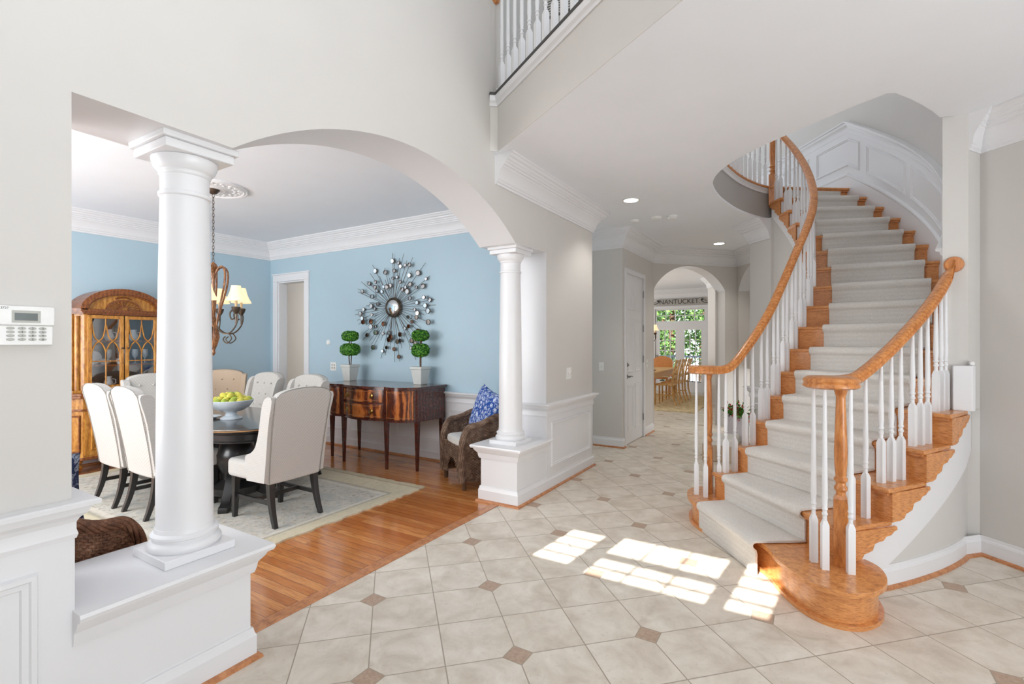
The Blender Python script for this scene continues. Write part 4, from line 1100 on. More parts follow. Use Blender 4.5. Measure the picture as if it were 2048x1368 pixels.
def topiary(x, y, label, r1, r2, stems):
    t = thing('topiary', label, 'plant', (x, y, .91), group='boxwood topiaries on the sideboard')
    mb = MB(); s0, s1, h = .056, .078, .175
    mb.hexa([(-s0, -s0, 0), (s0, -s0, 0), (s0, s0, 0), (-s0, s0, 0), (-s1, -s1, h), (s1, -s1, h), (s1, s1, h), (-s1, s1, h)])
    mb.box(-s1 - .008, s1 + .008, -s1 - .008, s1 + .008, h, h + .03); mb.build('planter', M['pot'], t, bevel=.004)
    mb = MB()
    for i in range(stems):
        a_ = 2 * PI * i / stems; mb.tube([(0.03 * math.cos(a_) * (stems > 1) * .3, .03 * math.sin(a_) * (stems > 1) * .3, h), (.05 * math.cos(a_) * (stems > 1) * .5, .05 * math.sin(a_) * (stems > 1) * .5, .34), (.01 * math.cos(a_), .01 * math.sin(a_), .56)], .0055 if stems > 1 else .011, 8)
    mb.build('stem', M['bark'], t)
    for (zc, rx, rz) in ((.395, r1, .075), (.565, r2, .062)):
        mb = MB(); super_box(mb, (0, 0, zc), (rx * .88, rx * .88, rz * .88), 2.6); leafball(mb, (0, 0, zc), rx, rz, 1500, .013); mb.build('foliage', M['leaf'], t, ang=10)
    return t
topiary(-4.99, 4.27, 'two-tier boxwood topiary with several thin stems in a pale square pot, beside the doorway end', .12, .10, 4)
topiary(-3.86, 4.32, 'two-tier boxwood topiary on one thick stem in a pale pot overlapping the mirror rays', .10, .095, 1)

# ------------------------------------------------------------------ sunburst mirror
MCX, MCZ, MY = -4.44, 1.83, 4.495
t = thing('sunburst_mirror', 'round convex mirror with long metal rays carrying many small round mirrors on the blue wall', 'mirror', (MCX, MY, MCZ))
mb = MB(); mb.lathe([(.118, .0), (.125, .02), (.118, .04), (.105, .045), (.1, .035), (.1, 0)], 48, (0, 0, 0), 0, (0, -1, 0))
for i in range(40):
    a_ = 2 * PI * i / 40; mb.sphere((.113 * math.cos(a_), -.043, .113 * math.sin(a_)), .0065, 6)
mb.build('frame', M['iron'], t)
mb = MB(); mb.lathe([(.102, .03)] + [(.102 * math.cos(i * PI / 20), .03 + .03 * math.sin(i * PI / 20)) for i in range(10)], 48, (0, 0, 0), 0, (0, -1, 0)); mb.build('convex_glass', M['mirror'], t)
random.seed(5)
rays = MB(); disc = []
NRAY = 58
for i in range(NRAY):
    a_ = 2 * PI * (i + random.uniform(-.3, .3)) / NRAY
    L_ = random.choice([.36, .44, .5, .58, .64, .70]) * (1 + .06 * abs(math.sin(a_)))
    if i % 5 == 0: L_ = .68
    y_ = -random.uniform(.008, .045)
    rays.tube([(.1 * math.cos(a_), y_, .1 * math.sin(a_)), (L_ * math.cos(a_), y_, L_ * math.sin(a_))], .0028, 5)
    r_ = random.uniform(.021, .036); d_ = L_ - random.choice([.06, .1, .16]); disc.append((a_, d_, r_, y_))
    if L_ > .5 and i % 2: disc.append((a_, d_ - random.uniform(.17, .22), random.uniform(.019, .030), y_))
rays.build('rays', M['iron'], t)
keep = []
for a_, d_, r_, y_ in disc:
    x, z = d_ * math.cos(a_), d_ * math.sin(a_)
    if d_ < .2 or any((x - p[0]) ** 2 + (z - p[1]) ** 2 < (r_ + p[2]) ** 2 * .55 for p in keep): continue
    keep.append((x, z, r_, y_))
for i, (x, z, r_, y_) in enumerate(keep[:95]):
    mb = MB(); mb.lathe([(r_, -.002), (r_, .01), (r_ * .86, .012), (r_ * .86, .007)], 20, (x, y_ - .002, z), 0, (0, -1, 0)); rim = mb.build('mirror_disc', M['iron'], t)
    nx, nz = random.uniform(-.16, .16), random.uniform(-.1, .2)
    mt = M['mirror_soft'] if (z > -.1 or random.random() < .45) else (M['mirror_bronze'] if random.random() < .7 else M['mirror_dark'])
    mb = MB(); mb.lathe([(r_ * .88, 0), (r_ * .86, .002), (.001, .0025)], 20, (x, y_ - .010, z), 0, (nx, -1, nz)); mb.build('mirror_glass', mt, rim)

# ------------------------------------------------------------------ wicker armchairs (front faces +x)
def wicker_chair(label, mat, seat=True, tall=0, armz=.60):
    t = thing('wicker_armchair', label, 'chair', group='wicker armchairs in the dining room'); WM = M[mat]
    # plan of the shell: U shape open at the front (from front end of one arm round the back to the other)
    W_, D_ = .27, .25
    U = []
    for i in range(41):
        s_ = i / 40
        if s_ < .3: U.append((D_ - (D_ + .02) * (s_ / .3), -W_ - .0))
        elif s_ > .7: U.append((-.02 + (D_ + .02) * ((s_ - .7) / .3), W_))
        else:
            an = -PI / 2 - PI * (s_ - .3) / .4; U.append((-.02 + .27 * math.cos(an) * 1.0, W_ * math.sin(an)))
    def topz(s_):
        b_ = math.exp(-((s_ - .5) / .2) ** 2); e_ = min(s_, 1 - s_)
        return (armz + (.14 + tall) * b_) - .10 * max(0, 1 - e_ / .1) ** 2
    # woven shell: horizontal strands weaving in and out of uprights
    mb = MB(); nrow = 38
    for side in (0,):
        for r_ in range(nrow):
            P = []
            for i in range(0, 161):
                s_ = i / 160; f_ = s_ * 40; k_ = min(39, int(f_)); u = f_ - k_
                a_ = Vector(U[k_]); b_ = Vector(U[k_ + 1]); p = a_ + (b_ - a_) * u; d_ = (b_ - a_).normalized(); nn = Vector((d_.y, -d_.x))
                zt = topz(s_); zz = .09 + (zt - .10) * (r_ + .5) / nrow
                w_ = 0.0055 * math.sin(2 * PI * i / 160 * 26 + PI * r_)
                P.append((p.x + nn.x * w_, p.y + nn.y * w_, zz + random.uniform(-.0015, .0015)))
            mb.tube(P, .0064, 6)
    for i in range(61):
        s_ = i / 60; f_ = s_ * 40; k_ = min(39, int(f_)); p = Vector(U[k_]) + (Vector(U[k_ + 1]) - Vector(U[k_])) * (f_ - k_)
        mb.tube([(p.x, p.y, .08), (p.x, p.y, topz(s_) - .01)], .006, 5)
    mb.build('woven_shell', WM, t, ang=60)
    # braided rim: several twisted strands along the top edge and down both fronts
    mb = MB()
    base_ = [(D_ + .005, -W_, .07), (D_ + .012, -W_, .25), (D_ + .01, -W_, .42)]
    rim = []
    for i in range(121):
        s_ = i / 120; f_ = s_ * 40; k_ = min(39, int(f_)); p = Vector(U[k_]) + (Vector(U[k_ + 1]) - Vector(U[k_])) * (f_ - k_); rim.append((p.x, p.y, topz(s_)))
    full = [(D_ + .012, -W_, .08 + .40 * i / 14) for i in range(14)] + rim + [(D_ + .012, W_, .48 - .40 * i / 14) for i in range(1, 15)]
    full = ease(full, 6)
    for st in range(8):
        P = []
        for i, p in enumerate(full):
            a_ = Vector(full[max(0, i - 1)]); b_ = Vector(full[min(len(full) - 1, i + 1)]); d_ = (b_ - a_).normalized()
            u_ = Vector((0, 0, 1)) if abs(d_.z) < .8 else Vector((1, 0, 0)); x_ = u_.cross(d_).normalized(); y_ = d_.cross(x_)
            ph = i * .16 + 2 * PI * st / 8; P.append(Vector(p) + x_ * math.cos(ph) * .026 + y_ * math.sin(ph) * .021)
        mb.tube(P, .0088, 8)
    mb.build('braided_rim', WM, t, ang=60)
    # woven apron with an arched cut-out below the seat
    mb = MB()
    for r_ in range(17):
        zz = .10 + .30 * r_ / 16
        half_open = .15 * math.sqrt(max(0, 1 - ((zz - .05) / .22) ** 2)) if zz < .27 else 0
        for sg_ in ((-1, 1) if half_open > 0 else (0,)):
            y0_, y1_ = (-W_, W_) if sg_ == 0 else ((-W_, -half_open) if sg_ < 0 else (half_open, W_))
            n_ = max(4, int((y1_ - y0_) / .01)); P = [(D_ + .002 + .006 * math.sin((y0_ + (y1_ - y0_) * i / n_) * 130 + PI * r_), y0_ + (y1_ - y0_) * i / n_, zz) for i in range(n_ + 1)]
            mb.tube(P, .009, 5)
    mb.build('woven_apron', WM, t, ang=60)
    mb = MB(); mb.prism([(x * .96, y * .96) for x, y in U[::2]], .36, .40); mb.build('seat_base', WM, t)
    if seat:
        mb = MB(); super_box(mb, (.02, 0, .43), (.24, .235, .045), 5, 32, 10); mb.build('seat_cushion', M['fabric2'], t, ang=50)
    for x, y in ((D_ - .02, -W_ + .015), (D_ - .02, W_ - .015), (-.17, -.17), (-.17, .17)):
        mb = MB(); mb.lathe([(.017, 0), (.022, .012), (.022, .11)], 12, (x, y, 0)); mb.build('leg', M['bark'], t)
    return t
def pillow(label, mat, loc, rot, s=.22):
    mb = MB(); N = 16; vs = []
    for side in (1, -1):
        for i in range(N + 1):
            for j in range(N + 1):
                u, v = -1 + 2 * i / N, -1 + 2 * j / N
                e_ = (1 - u ** 4) * (1 - v ** 4); pin = 1 - .06 * (1 - abs(u) ** 3) * abs(v) ** 2 - .0
                vs.append((s * u * (1 - .07 * (1 - u * u) * 0 - .05 * abs(v) ** 3 * 0) * (1 - .08 * (1 - v * v) * abs(u)), s * v * (1 - .08 * (1 - u * u) * abs(v)), side * .085 * max(0, e_) ** .55))
    n = N + 1; o_ = n * n; fs = []
    for i in range(N):
        for j in range(N):
            a_ = i * n + j; fs.append((a_, a_ + 1, a_ + n + 1, a_ + n)); a_ += o_; fs.append((a_, a_ + n, a_ + n + 1, a_ + 1))
    mb.add(vs, fs); o = mb.build('throw_pillow', M[mat], ang=60, weld=True); o.location = loc; o.rotation_euler = rot; tag(o, label, 'pillow'); return o
w1 = wicker_chair('grey-brown wicker armchair with a white seat cushion between the sideboard and the far half wall', 'wicker')
fx = R(-122)
w1.location = (-2.885, 4.06, 0); w1.rotation_euler = (0, 0, fx)
pillow('blue and white patterned pillow standing in the grey-brown wicker armchair', 'pillow', (-2.815, 4.13, .68), (R(74), R(10), fx + PI / 2), .25)
w2 = wicker_chair('dark brown wicker armchair whose rounded back shows over the near half wall', 'wicker_dark', True, .02, .585)
w2.location = (-2.87, .745, 0); w2.rotation_euler = (0, 0, R(106))
pillow('dark navy and grey patterned pillow in the dark brown wicker armchair', 'pillow2', (-3.02, .76, .70), (R(74), 0, R(150) + PI / 2), .2)

# ------------------------------------------------------------------ pine china cabinet
t = thing('china_cabinet', 'tall antique pine china cabinet with an arched top and tracery glass doors', 'cabinet', (-7.04, 2.50, 0))
C, CD = M['cab'], M['cab_dark']
D0 = .40; HW = .50
def plan(d, hw, cant=.10): return [(0, -hw), (d - cant, -hw), (d, -hw + cant), (d, hw - cant), (d - cant, hw), (0, hw)]
mb = MB(); mb.prism(plan(.44, HW), .16, .80); mb.build('lower_case', C, t, bevel=.004)
mb = MB(); mb.prism(plan(.47, HW + .03), .80, .825); mb.prism(plan(.46, HW + .02), .825, .85); mb.prism(plan(.45, HW + .01), .14, .17); mb.prism(plan(.455, HW + .015), .665, .685); mb.build('waist_moulding', CD, t, bevel=.004)
for s in (-1, 1):
    for x, y in ((.36, s * (HW - .07)), (.06, s * (HW - .07))):
        mb = MB(); mb.lathe([(.03, 0), (.035, .012), (.05, .04), (.055, .06), (.045, .08), (.03, .09), (.045, .1), (.055, .115), (.05, .14)], 20, (x, y, 0)); mb.build('bun_foot', C, t)
# lower doors and canted panels
def raised(mb, pts, w=.03, d=.012): frame(mb, pts, w, d)
for s in (-1, 1):
    mb = MB(); y0, y1 = sorted((s * .012, s * .385)); mb.box(.44, .452, y0, y1, .19, .655); raised(mb, [(.452, y0 + .05, .24), (.452, y1 - .05, .24), (.452, y1 - .05, .60), (.452, y0 + .05, .60)]); o = mb.build('door', C, t)
    mb = MB(); mb.lathe([(.006, 0), (.006, .015), (.013, .02), (.013, .03), (.004, .035)], 12, (.452, s * .04, .43), 0, (1, 0, 0)); mb.build('knob', M['iron'], o)
    # canted corner panel
    a_, b_ = Vector((.34, s * HW)), Vector((.44, s * (HW - .10))); n_ = Vector((1, s)).normalized(); u_ = (b_ - a_)
    def cp(f, z, off_=.004): q = a_ + u_ * f + n_ * off_; return (q.x, q.y, z)
    mb = MB(); pts = [cp(.12, .22), cp(.88, .22), cp(.88, .62), cp(.12, .62)]
    raised(mb, pts if s < 0 else pts[::-1], .02, .012); mb.build('corner_panel', CD, t)
# upper case: open box with shelves
Z0, Z1 = .85, 1.70; d2 = .36; h2 = .46
mb = MB(); mb.box(0, .02, -h2, h2, Z0, Z1); mb.box(0, .30, -h2, -h2 + .02, Z0, Z1); mb.box(0, .30, h2 - .02, h2, Z0, Z1); mb.box(0, d2, -h2, h2, Z0, Z0 + .03)
for s in (-1, 1):
    mb.hexa([(.26, s * h2, Z0), (d2, s * (h2 - .10), Z0), (d2, s * (h2 - .13), Z0), (.24, s * (h2 - .03), Z0), (.26, s * h2, Z1), (d2, s * (h2 - .10), Z1), (d2, s * (h2 - .13), Z1), (.24, s * (h2 - .03), Z1)])
    mb.tube([(.325, s * (h2 - .045), Z0 + .03), (.325, s * (h2 - .045), Z1 - .02)], .022, 14)
mb.build('upper_case', C, t, bevel=.003)
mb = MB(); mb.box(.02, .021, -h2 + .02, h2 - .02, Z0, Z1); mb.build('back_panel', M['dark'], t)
for z in (1.13, 1.40):
    mb = MB(); mb.box(.022, .30, -h2 + .02, h2 - .02, z, z + .015); mb.build('shelf', CD, t)
# cornice and arch
mb = MB()
for e_, z0, z1 in ((.015, Z1, Z1 + .015), (.03, Z1 + .015, Z1 + .03), (.045, Z1 + .03, Z1 + .045), (.03, Z1 + .045, Z1 + .06)):
    mb.prism(plan(d2 + e_, h2 + e_), z0, z1)
mb.build('cornice', CD, t)
AR_, AH = .37, .22
def arcp(r_, h_, z0=Z1 + .05, n_=30): return [(r_ * math.cos(PI * i / n_), z0 + h_ * math.sin(PI * i / n_)) for i in range(n_ + 1)]
mb = MB(); mb.pmap(arcp(AR_, AH), lambda y, z, d: (d, y, z), .02, d2 - .02); mb.build('arched_pediment', C, t)
mb = MB()
for r0, r1, x0, x1 in ((AR_ + .03, AR_ - .03, 0, d2 + .03), (AR_ + .01, AR_ - .045, d2 - .02, d2 + .012)):
    a_ = arcp(r0, AH + (r0 - AR_)); b_ = arcp(r1, AH + (r1 - AR_)); mb.pmap(a_ + b_[::-1], lambda y, z, d: (d, y, z), x0, x1)
mb.build('arch_moulding', CD, t)
mb = MB()
for i in range(13):
    an = PI * i / 12; c_, s_ = math.cos(an), math.sin(an)
    mb.hexa([(d2 - .02, .05 * c_, Z1 + .06 + .045 * s_), (d2 - .004, .05 * c_, Z1 + .06 + .045 * s_), (d2 - .004, .05 * c_ + .004, Z1 + .064 + .045 * s_), (d2 - .02, .05 * c_ + .004, Z1 + .064 + .045 * s_),
             (d2 - .02, .15 * c_ - .008 * s_, Z1 + .06 + .105 * s_), (d2 - .004, .15 * c_ - .008 * s_, Z1 + .06 + .105 * s_), (d2 - .004, .15 * c_ + .008 * s_, Z1 + .06 + .105 * s_ + .012), (d2 - .02, .15 * c_ + .008 * s_, Z1 + .06 + .105 * s_ + .012)])
a_ = arcp(.17, .12, Z1 + .06); b_ = arcp(.155, .108, Z1 + .06); mb.pmap(a_ + b_[::-1], lambda y, z, d: (d, y, z), d2 - .02, d2 - .002)
a_ = arcp(.055, .048, Z1 + .06); b_ = arcp(.04, .035, Z1 + .06); mb.pmap(a_ + b_[::-1], lambda y, z, d: (d, y, z), d2 - .02, d2 - .0)
for i in range(9): mb.sphere((d2 - .016, (i - 4) * .018, Z1 + .205 - .002 * (i - 4) ** 2 * .5), .011, 8)
mb.build('fan_carving', CD, t)
# glazed doors with interlacing tracery
for s in (-1, 1):
    y0, y1 = sorted((s * .006, s * .335)); mb = MB(); F_ = .038
    mb.box(d2 - .012, d2 + .01, y0, y0 + F_, Z0 + .035, Z1 - .005); mb.box(d2 - .012, d2 + .01, y1 - F_, y1, Z0 + .035, Z1 - .005)
    mb.box(d2 - .012, d2 + .01, y0 + F_, y1 - F_, Z0 + .035, Z0 + .035 + F_); mb.box(d2 - .012, d2 + .01, y0 + F_, y1 - F_, Z1 - .005 - F_, Z1 - .005)
    dr = mb.build('glazed_door', C, t, bevel=.003)
    yi0, yi1 = y0 + F_, y1 - F_; zb, zt = Z0 + .035 + F_, Z1 - .005 - F_; ym = (yi0 + yi1) / 2; zm = zb + (zt - zb) * .62; zl = zb + (zt - zb) * .36
    mb = MB(); q = (yi1 - yi0) / 4
    mb.tube([(d2, ym, zb), (d2, ym, zl + .05)], .0065, 6); mb.tube([(d2, yi0, zl), (d2, yi1, zl)], .0065, 6)
    for cy_ in (ym - q, ym + q):
        for g in (-1, 1):
            mb.tube([(d2, p_[0], p_[1]) for p_ in cat([(cy_ + g * q, zl), (cy_ + g * q * .98, zl + .10), (cy_ + g * q * .55, zm - .01), (cy_, zm + .03), (cy_ - g * q * .6, zm + .08), (cy_ - g * q * .98, zt - .06), (cy_ - g * q, zt)], 4)], .0065, 6)
    mb.build('tracery', C, dr)
    mb = MB(); mb.box(d2 - .006, d2 - .004, yi0, yi1, zb, zt); mb.build('door_glass', M['cabglass'], dr)
    mb = MB(); mb.lathe([(.005, 0), (.005, .015), (.01, .02), (.01, .03), (.003, .035)], 12, (d2 + .01, s * .028, 1.33), 0, (1, 0, 0)); mb.build('knob', M['iron'], dr)
# china on the shelves
M['crystal'] = plain('crystal_ware', srgb(190, 200, 210), .08, 0, .9)
def cup(x, y, z, kind, label):
    mb = MB()
    if kind == 'plate': mb.lathe([(.03, 0), (.05, .004), (.075, .012), (.078, .015), (.05, .01), (.01, .007)], 20, (0, 0, 0), 0, (1, 0, .25)); zo = .078
    elif kind == 'pitcher': mb.lathe([(.03, 0), (.045, .03), (.045, .06), (.028, .1), (.034, .13), (.028, .128)], 18); mb.tube([(0, .035, .1), (0, .07, .09), (0, .07, .05), (0, .045, .035)], .006, 6); zo = 0
    elif kind == 'glass': mb.lathe([(.03, 0), (.03, .004), (.005, .01), (.005, .06), (.03, .09), (.034, .13), (.03, .17), (.028, .165)], 18); zo = 0
    elif kind == 'bowl': mb.lathe([(.03, 0), (.05, .02), (.075, .06), (.08, .075), (.074, .073), (.04, .02)], 22); zo = 0
    else: mb.lathe([(.026, 0), (.036, .02), (.042, .06), (.044, .065), (.038, .06), (.03, .02)], 18); mb.tube([(0, .04, .052), (0, .062, .045), (0, .055, .022), (0, .036, .02)], .004, 5); zo = 0
    nm = {'plate': 'china_plate', 'pitcher': 'pitcher', 'glass': 'stemmed_glass', 'bowl': 'china_bowl', 'cup': 'teacup'}[kind]
    o = mb.build(nm, M['ceramic'] if kind != 'glass' else M['crystal']); o.location = (-7.04 + x, 2.5 + y, z + zo); tag(o, label, nm.split('_')[-1], {'glass': 'stemmed glasses'}.get(kind, nm.replace('_', ' ') + 's') + ' in the pine cabinet')
for y, w_ in zip([-.36, -.25, -.13, .02], ['against the outer side panel', 'next to the leaning plates', 'before the first glass', 'at the meeting of the two doors']): cup(.2, y, 1.145, 'cup', 'small white teacup on the middle cabinet shelf, ' + w_)
for y, w_ in ((-.34, 'outermost'), (-.2, 'second')): cup(.1, y, 1.145, 'plate', w_ + ' white china plate leaning at the back of the middle cabinet shelf')
for y, w_ in ((-.07, 'first'), (.09, 'second'), (.19, 'third'), (.29, 'fourth')): cup(.14, y, 1.145, 'glass', w_ + ' clear stemmed glass on the middle cabinet shelf, counted from the teacups')
for y, w_ in ((-.31, 'by the outer hinge'), (-.08, 'behind the knobs'), (.16, 'nearest the large column')): cup(.18, y, 1.415, 'pitcher', 'small white pitcher on the top cabinet shelf, ' + w_)
cup(.18, -.3, .882, 'bowl', 'white china bowl low in the pine cabinet beside the outer hinge')
cup(.18, .2, .882, 'bowl', 'white china bowl low in the pine cabinet under the glasses')
cup(.22, -.1, .882, 'pitcher', 'white pitcher on the bottom shelf of the pine cabinet')
# ------------------------------------------------------------------ chandeliers
def chandelier(loc, label, drop, arms, rad, H, sc=1.0, lit=6, link=True):
    t = thing('chandelier', label, 'chandelier', loc)
    I = M['iron']
    mb = MB(); mb.lathe([(.012, -.05), (.03, -.045), (.05, -.02), (.062, 0)], 24, (0, 0, 0)); mb.build('canopy', I, t)
    mb = MB(); n = int(drop / .032)
    for i in range(n):
        z = -.05 - i * (drop - .05) / n; zc = z - .016
        pts = [(.0085 * math.cos(a_) * (1 if i % 2 else .0), .0085 * math.cos(a_) * (0 if i % 2 else 1), zc + .02 * math.sin(a_)) for a_ in [2 * PI * k / 10 for k in range(10)]]
        mb.tube(pts, .0028, 5, closed=True)
    mb.build('chain', I, t)
    z0 = -drop
    mb = MB(); mb.lathe([(.006, z0), (.03 * sc, z0 - .02), (.045 * sc, z0 - .05), (.02 * sc, z0 - .09), (.03 * sc, z0 - .12), (.014, z0 - .18), (.012, z0 - H * .55), (.03 * sc, z0 - H * .62), (.05 * sc, z0 - H * .72), (.06 * sc, z0 - H * .8), (.04 * sc, z0 - H * .88), (.015, z0 - H * .94), (.022 * sc, z0 - H * .97), (.004, z0 - H)], 22); mb.build('column', M['carve'], t)
    zc = z0 - H * .55
    for i in range(arms):
        an = 2 * PI * i / arms + .35; c_, s_ = math.cos(an), math.sin(an)
        def pt(r_, z): return (c_ * r_, s_ * r_, z)
        mb = MB()
        # upper scroll
        mb.tube([pt(r_ * sc, z0 - dz * H / .78) for r_, dz in cat([(.02, .10), (.06, .05), (.11, .04), (.14, .09), (.13, .2), (.09, .33), (.05, .46), (.03, .56)], 4)], [.005 * sc + .0055 * sc * math.sin(PI * k / 28) for k in range(29)], 8)
        mb.build('scroll', M['carve'], t)
        mb = MB()
        mb.tube([pt(r_ * rad / .3, zc + z_ * sc) for r_, z_ in cat([(.03, -.13), (.12, -.2), (.22, -.2), (.3, -.12), (.32, -.02), (.27, .04), (.22, .0), (.24, -.06), (.28, -.05)], 5)], .0075 * sc, 8)
        mb.tube([pt(r_ * rad / .3, zc + z_ * sc) for r_, z_ in cat([(.2, -.2), (.24, -.26), (.18, -.31), (.13, -.27), (.16, -.24)], 4)], .006 * sc, 6)
        arm = mb.build('arm', I, t)
        px, py = c_ * rad, s_ * rad; zb = zc - .03 * sc
        mb = MB(); mb.lathe([(.008, -.04 * sc), (.02 * sc, -.03 * sc), (.036 * sc, 0), (.044 * sc, .03 * sc), (.04 * sc, .036 * sc), (.01, .03 * sc)], 18, (px, py, zb + .06 * sc)); mb.tube([(px, py, zb - .08 * sc), (px, py, zb + .04 * sc)], .008 * sc, 8); mb.build('drip_cup', I, arm)
        mb = MB(); mb.lathe([(.012, 0), (.012, .1 * sc)], 14, (px, py, zb + .085 * sc)); mb.build('candle_sleeve', M['candle'], arm)
        zs = zb + .16 * sc
        mb = MB(); mb.lathe([(.098 * sc, 0), (.1 * sc, -.004), (.094 * sc, .012 * sc), (.075 * sc, .045 * sc), (.058 * sc, .09 * sc), (.047 * sc, .14 * sc), (.044 * sc, .155 * sc), (.042 * sc, .155 * sc), (.06 * sc, .08 * sc), (.09 * sc, .008 * sc)], 24, (px, py, zs)); sh = mb.build('lamp_shade', M['shade'], arm)
    return t
M['carve'] = wood('carved_gilt_wood', srgb(74, 42, 22), srgb(126, 78, 42), srgb(176, 120, 70), (1, 1, 1), (0, 0, 0), .4, 20, .3)
chandelier((-4.9, 2.55, 2.868), 'carved bronze chandelier with small cream shades hanging over the dining table, behind the large column', .70, 6, .25, .90, .92)
light('chandelier_glow', 'POINT', (-4.9, 2.55, 1.35), 4, (1, .85, .66), .18)
# ceiling medallion
mb = MB(); mb.lathe([(.30, 0), (.30, -.012), (.288, -.02), (.276, -.014), (.262, -.022), (.25, -.012), (.12, -.016), (.1, -.026), (.08, -.02), (.02, -.02)], 60, (0, 0, 0))
for i in range(36):
    a_ = 2 * PI * i / 36; r_ = .19 + (.03 if i % 2 else -.01); mb.sphere((r_ * math.cos(a_), r_ * math.sin(a_), -.014), .018, 8, sc=(1, 1, .5))
    mb.sphere((.235 * math.cos(a_), .235 * math.sin(a_), -.014), .012, 6, sc=(1, 1, .5))
o = mb.build('ceiling_medallion', M['trim']); o.location = (-4.9, 2.55, 2.88); tag(o, 'round white plaster ceiling medallion above the dining chandelier', 'ceiling medallion')

# ------------------------------------------------------------------ security keypad, switches, detectors, recessed lights
t = thing('alarm_keypad', 'white security keypad with a small grey display at the picture edge on the greige wall', 'keypad', (XF, .50, 1.452))
mb = MB(); mb.box(0, .022, -.075, .092, -.062, .0); mb.build('lower_body', M['white'], t, bevel=.003)
mb = MB(); mb.box(0, .027, -.075, .095, .0, .06); up = mb.build('upper_body', M['white'], t, bevel=.003)
mb = MB(); mb.box(.027, .0285, -.006, .06, .008, .046); mb.build('display_bezel', M['btn'], up)
mb = MB(); mb.box(.0285, .029, .0, .053, .015, .038); mb.build('display', M['lcd'], up)
keys = [['', '1', '2', '3'], ['', '4', '5', '6'], ['', '7', '8', '9'], ['', '*', '0', '#']]
def text(name, s, size, loc, rot, mat, parent=None, ext=.0006, align='CENTER'):
    c = bpy.data.curves.new(name, 'FONT'); c.body = s; c.size = size; c.align_x = align; c.align_y = 'CENTER'; c.extrude = ext
    o = bpy.data.objects.new(name, c); COL.objects.link(o); o.location = loc; o.rotation_euler = rot; c.materials.append(mat)
    bpy.context.view_layer.update()
    me = bpy.data.meshes.new_from_object(o); m_ = bpy.data.objects.new(name, me); COL.objects.link(m_); m_.location = loc; m_.rotation_euler = rot
    bpy.data.objects.remove(o); bpy.data.curves.remove(c); m_.name = name
    if parent: m_.parent = parent
    return m_
for r_ in range(4):
    for c_ in range(4):
        y = (-.008, .018, .042, .066)[c_]; z = -.0095 - .0115 * r_
        mb = MB(); mb.lathe([(.0095, 0), (.0095, .002), (.008, .003)], 20, (0, 0, 0), 0, (1, 0, 0)); mb.v = [(a, b, q * .46) for a, b, q in mb.v]
        o = mb.build('key', M['btn'], t); o.location = (.022, y, z)
        if keys[r_][c_]: text('key_digit', keys[r_][c_], .008, (.0034, 0, 0), (PI / 2, 0, PI / 2), M['ink'], o, .0001)
text('model_text', '2727', .009, (.0275, -.022, .052), (PI / 2, 0, PI / 2), M['ink'], up, .0001)
def switch(name, label, loc, rz, kind='toggle', n=1):
    t = thing(name, label, 'light switch' if kind != 'outlet' else 'outlet', loc, rz)
    w = .035 + .023 * (n - 1)
    mb = MB(); mb.box(-w, w, -.006, 0, -.058, .058); mb.build('wall_plate', M['white'], t, bevel=.002)
    for i in range(n):
        x = (i - (n - 1) / 2) * .046
        if kind == 'toggle': mb = MB(); mb.box(x - .005, x + .005, -.012, -.006, -.012, .012); mb.box(x - .003, x + .003, -.02, -.01, -.001, .009); mb.build('toggle', M['fabric2'], t)
        else:
            for z in (-.02, .02): mb = MB(); mb.lathe([(.014, 0), (.014, .003), (.012, .004)], 16, (x, -.006, z), 0, (0, -1, 0)); mb.build('socket', M['btn'], t)
    return t
switch('wall_switch', 'white two-gang switch plate above the chair rail beside the far column', (XF, 4.61, 1.08), PI / 2, 'toggle', 2)
switch('wall_switch', 'white single switch plate on the short wall left of the six-panel door'.replace('left of', 'before'), (-2.41, 6.3, 1.07), 0, 'toggle', 1)
switch('wall_switch', 'white single switch plate between the six-panel door and the breakfast arch', (XF, 7.42, 1.075), PI / 2, 'toggle', 1)
switch('wall_outlet', 'white two-gang plate on the blue wall beyond the sideboard', (-5.605, DY1, 1.065), 0, 'outlet', 2)
mb = MB(); mb.lathe([(.036, 0), (.036, .006), (.028, .01), (.027, .016), (.01, .018)], 32, (0, 0, 0), 0, (0, -1, 0)); o = mb.build('round_thermostat', M['white']); o.location = (-5.71, DY1, 1.395); tag(o, 'small round wall sensor on the blue wall beside the doorway casing', 'thermostat')
def can(x, y, label):
    t = thing('recessed_light', label, 'ceiling light', (x, y, CEIL), group='recessed ceiling lights in the hall')
    mb = MB(); mb.lathe([(.092, 0), (.095, -.004), (.088, -.008), (.074, -.006), (.074, .0)], 36); mb.build('trim_ring', M['white'], t)
    mb = MB(); mb.lathe([(.073, -.004), (.07, -.0045), (.01, -.005)], 36); mb.build('lens', M['bulb'], t)
    o = light('recessed_lamp', 'SPOT', (x, y, CEIL - .02), 28, (1, .96, .9), .07, aim=(0, 0, -1)); o.data.spot_size = R(120); o.data.spot_blend = .6
can(-1.6, 5.03, 'lit recessed ceiling light nearest the partition crown moulding')
can(-1.175, 7.93, 'lit recessed ceiling light close to the breakfast-room arch')
def det(x, y, label, r=.06, h=.035):
    t = thing('smoke_detector', label, 'smoke detector', (x, y, CEIL)); mb = MB(); mb.lathe([(r, 0), (r, -h * .35), (r * .9, -h * .5)], 30); mb.build('mount', M['white'], t)
    mb = MB(); mb.lathe([(r * .86, -h * .5), (r * .86, -h * .8), (r * .6, -h), (r * .1, -h)], 30); mb.build('cover', M['white'], t)
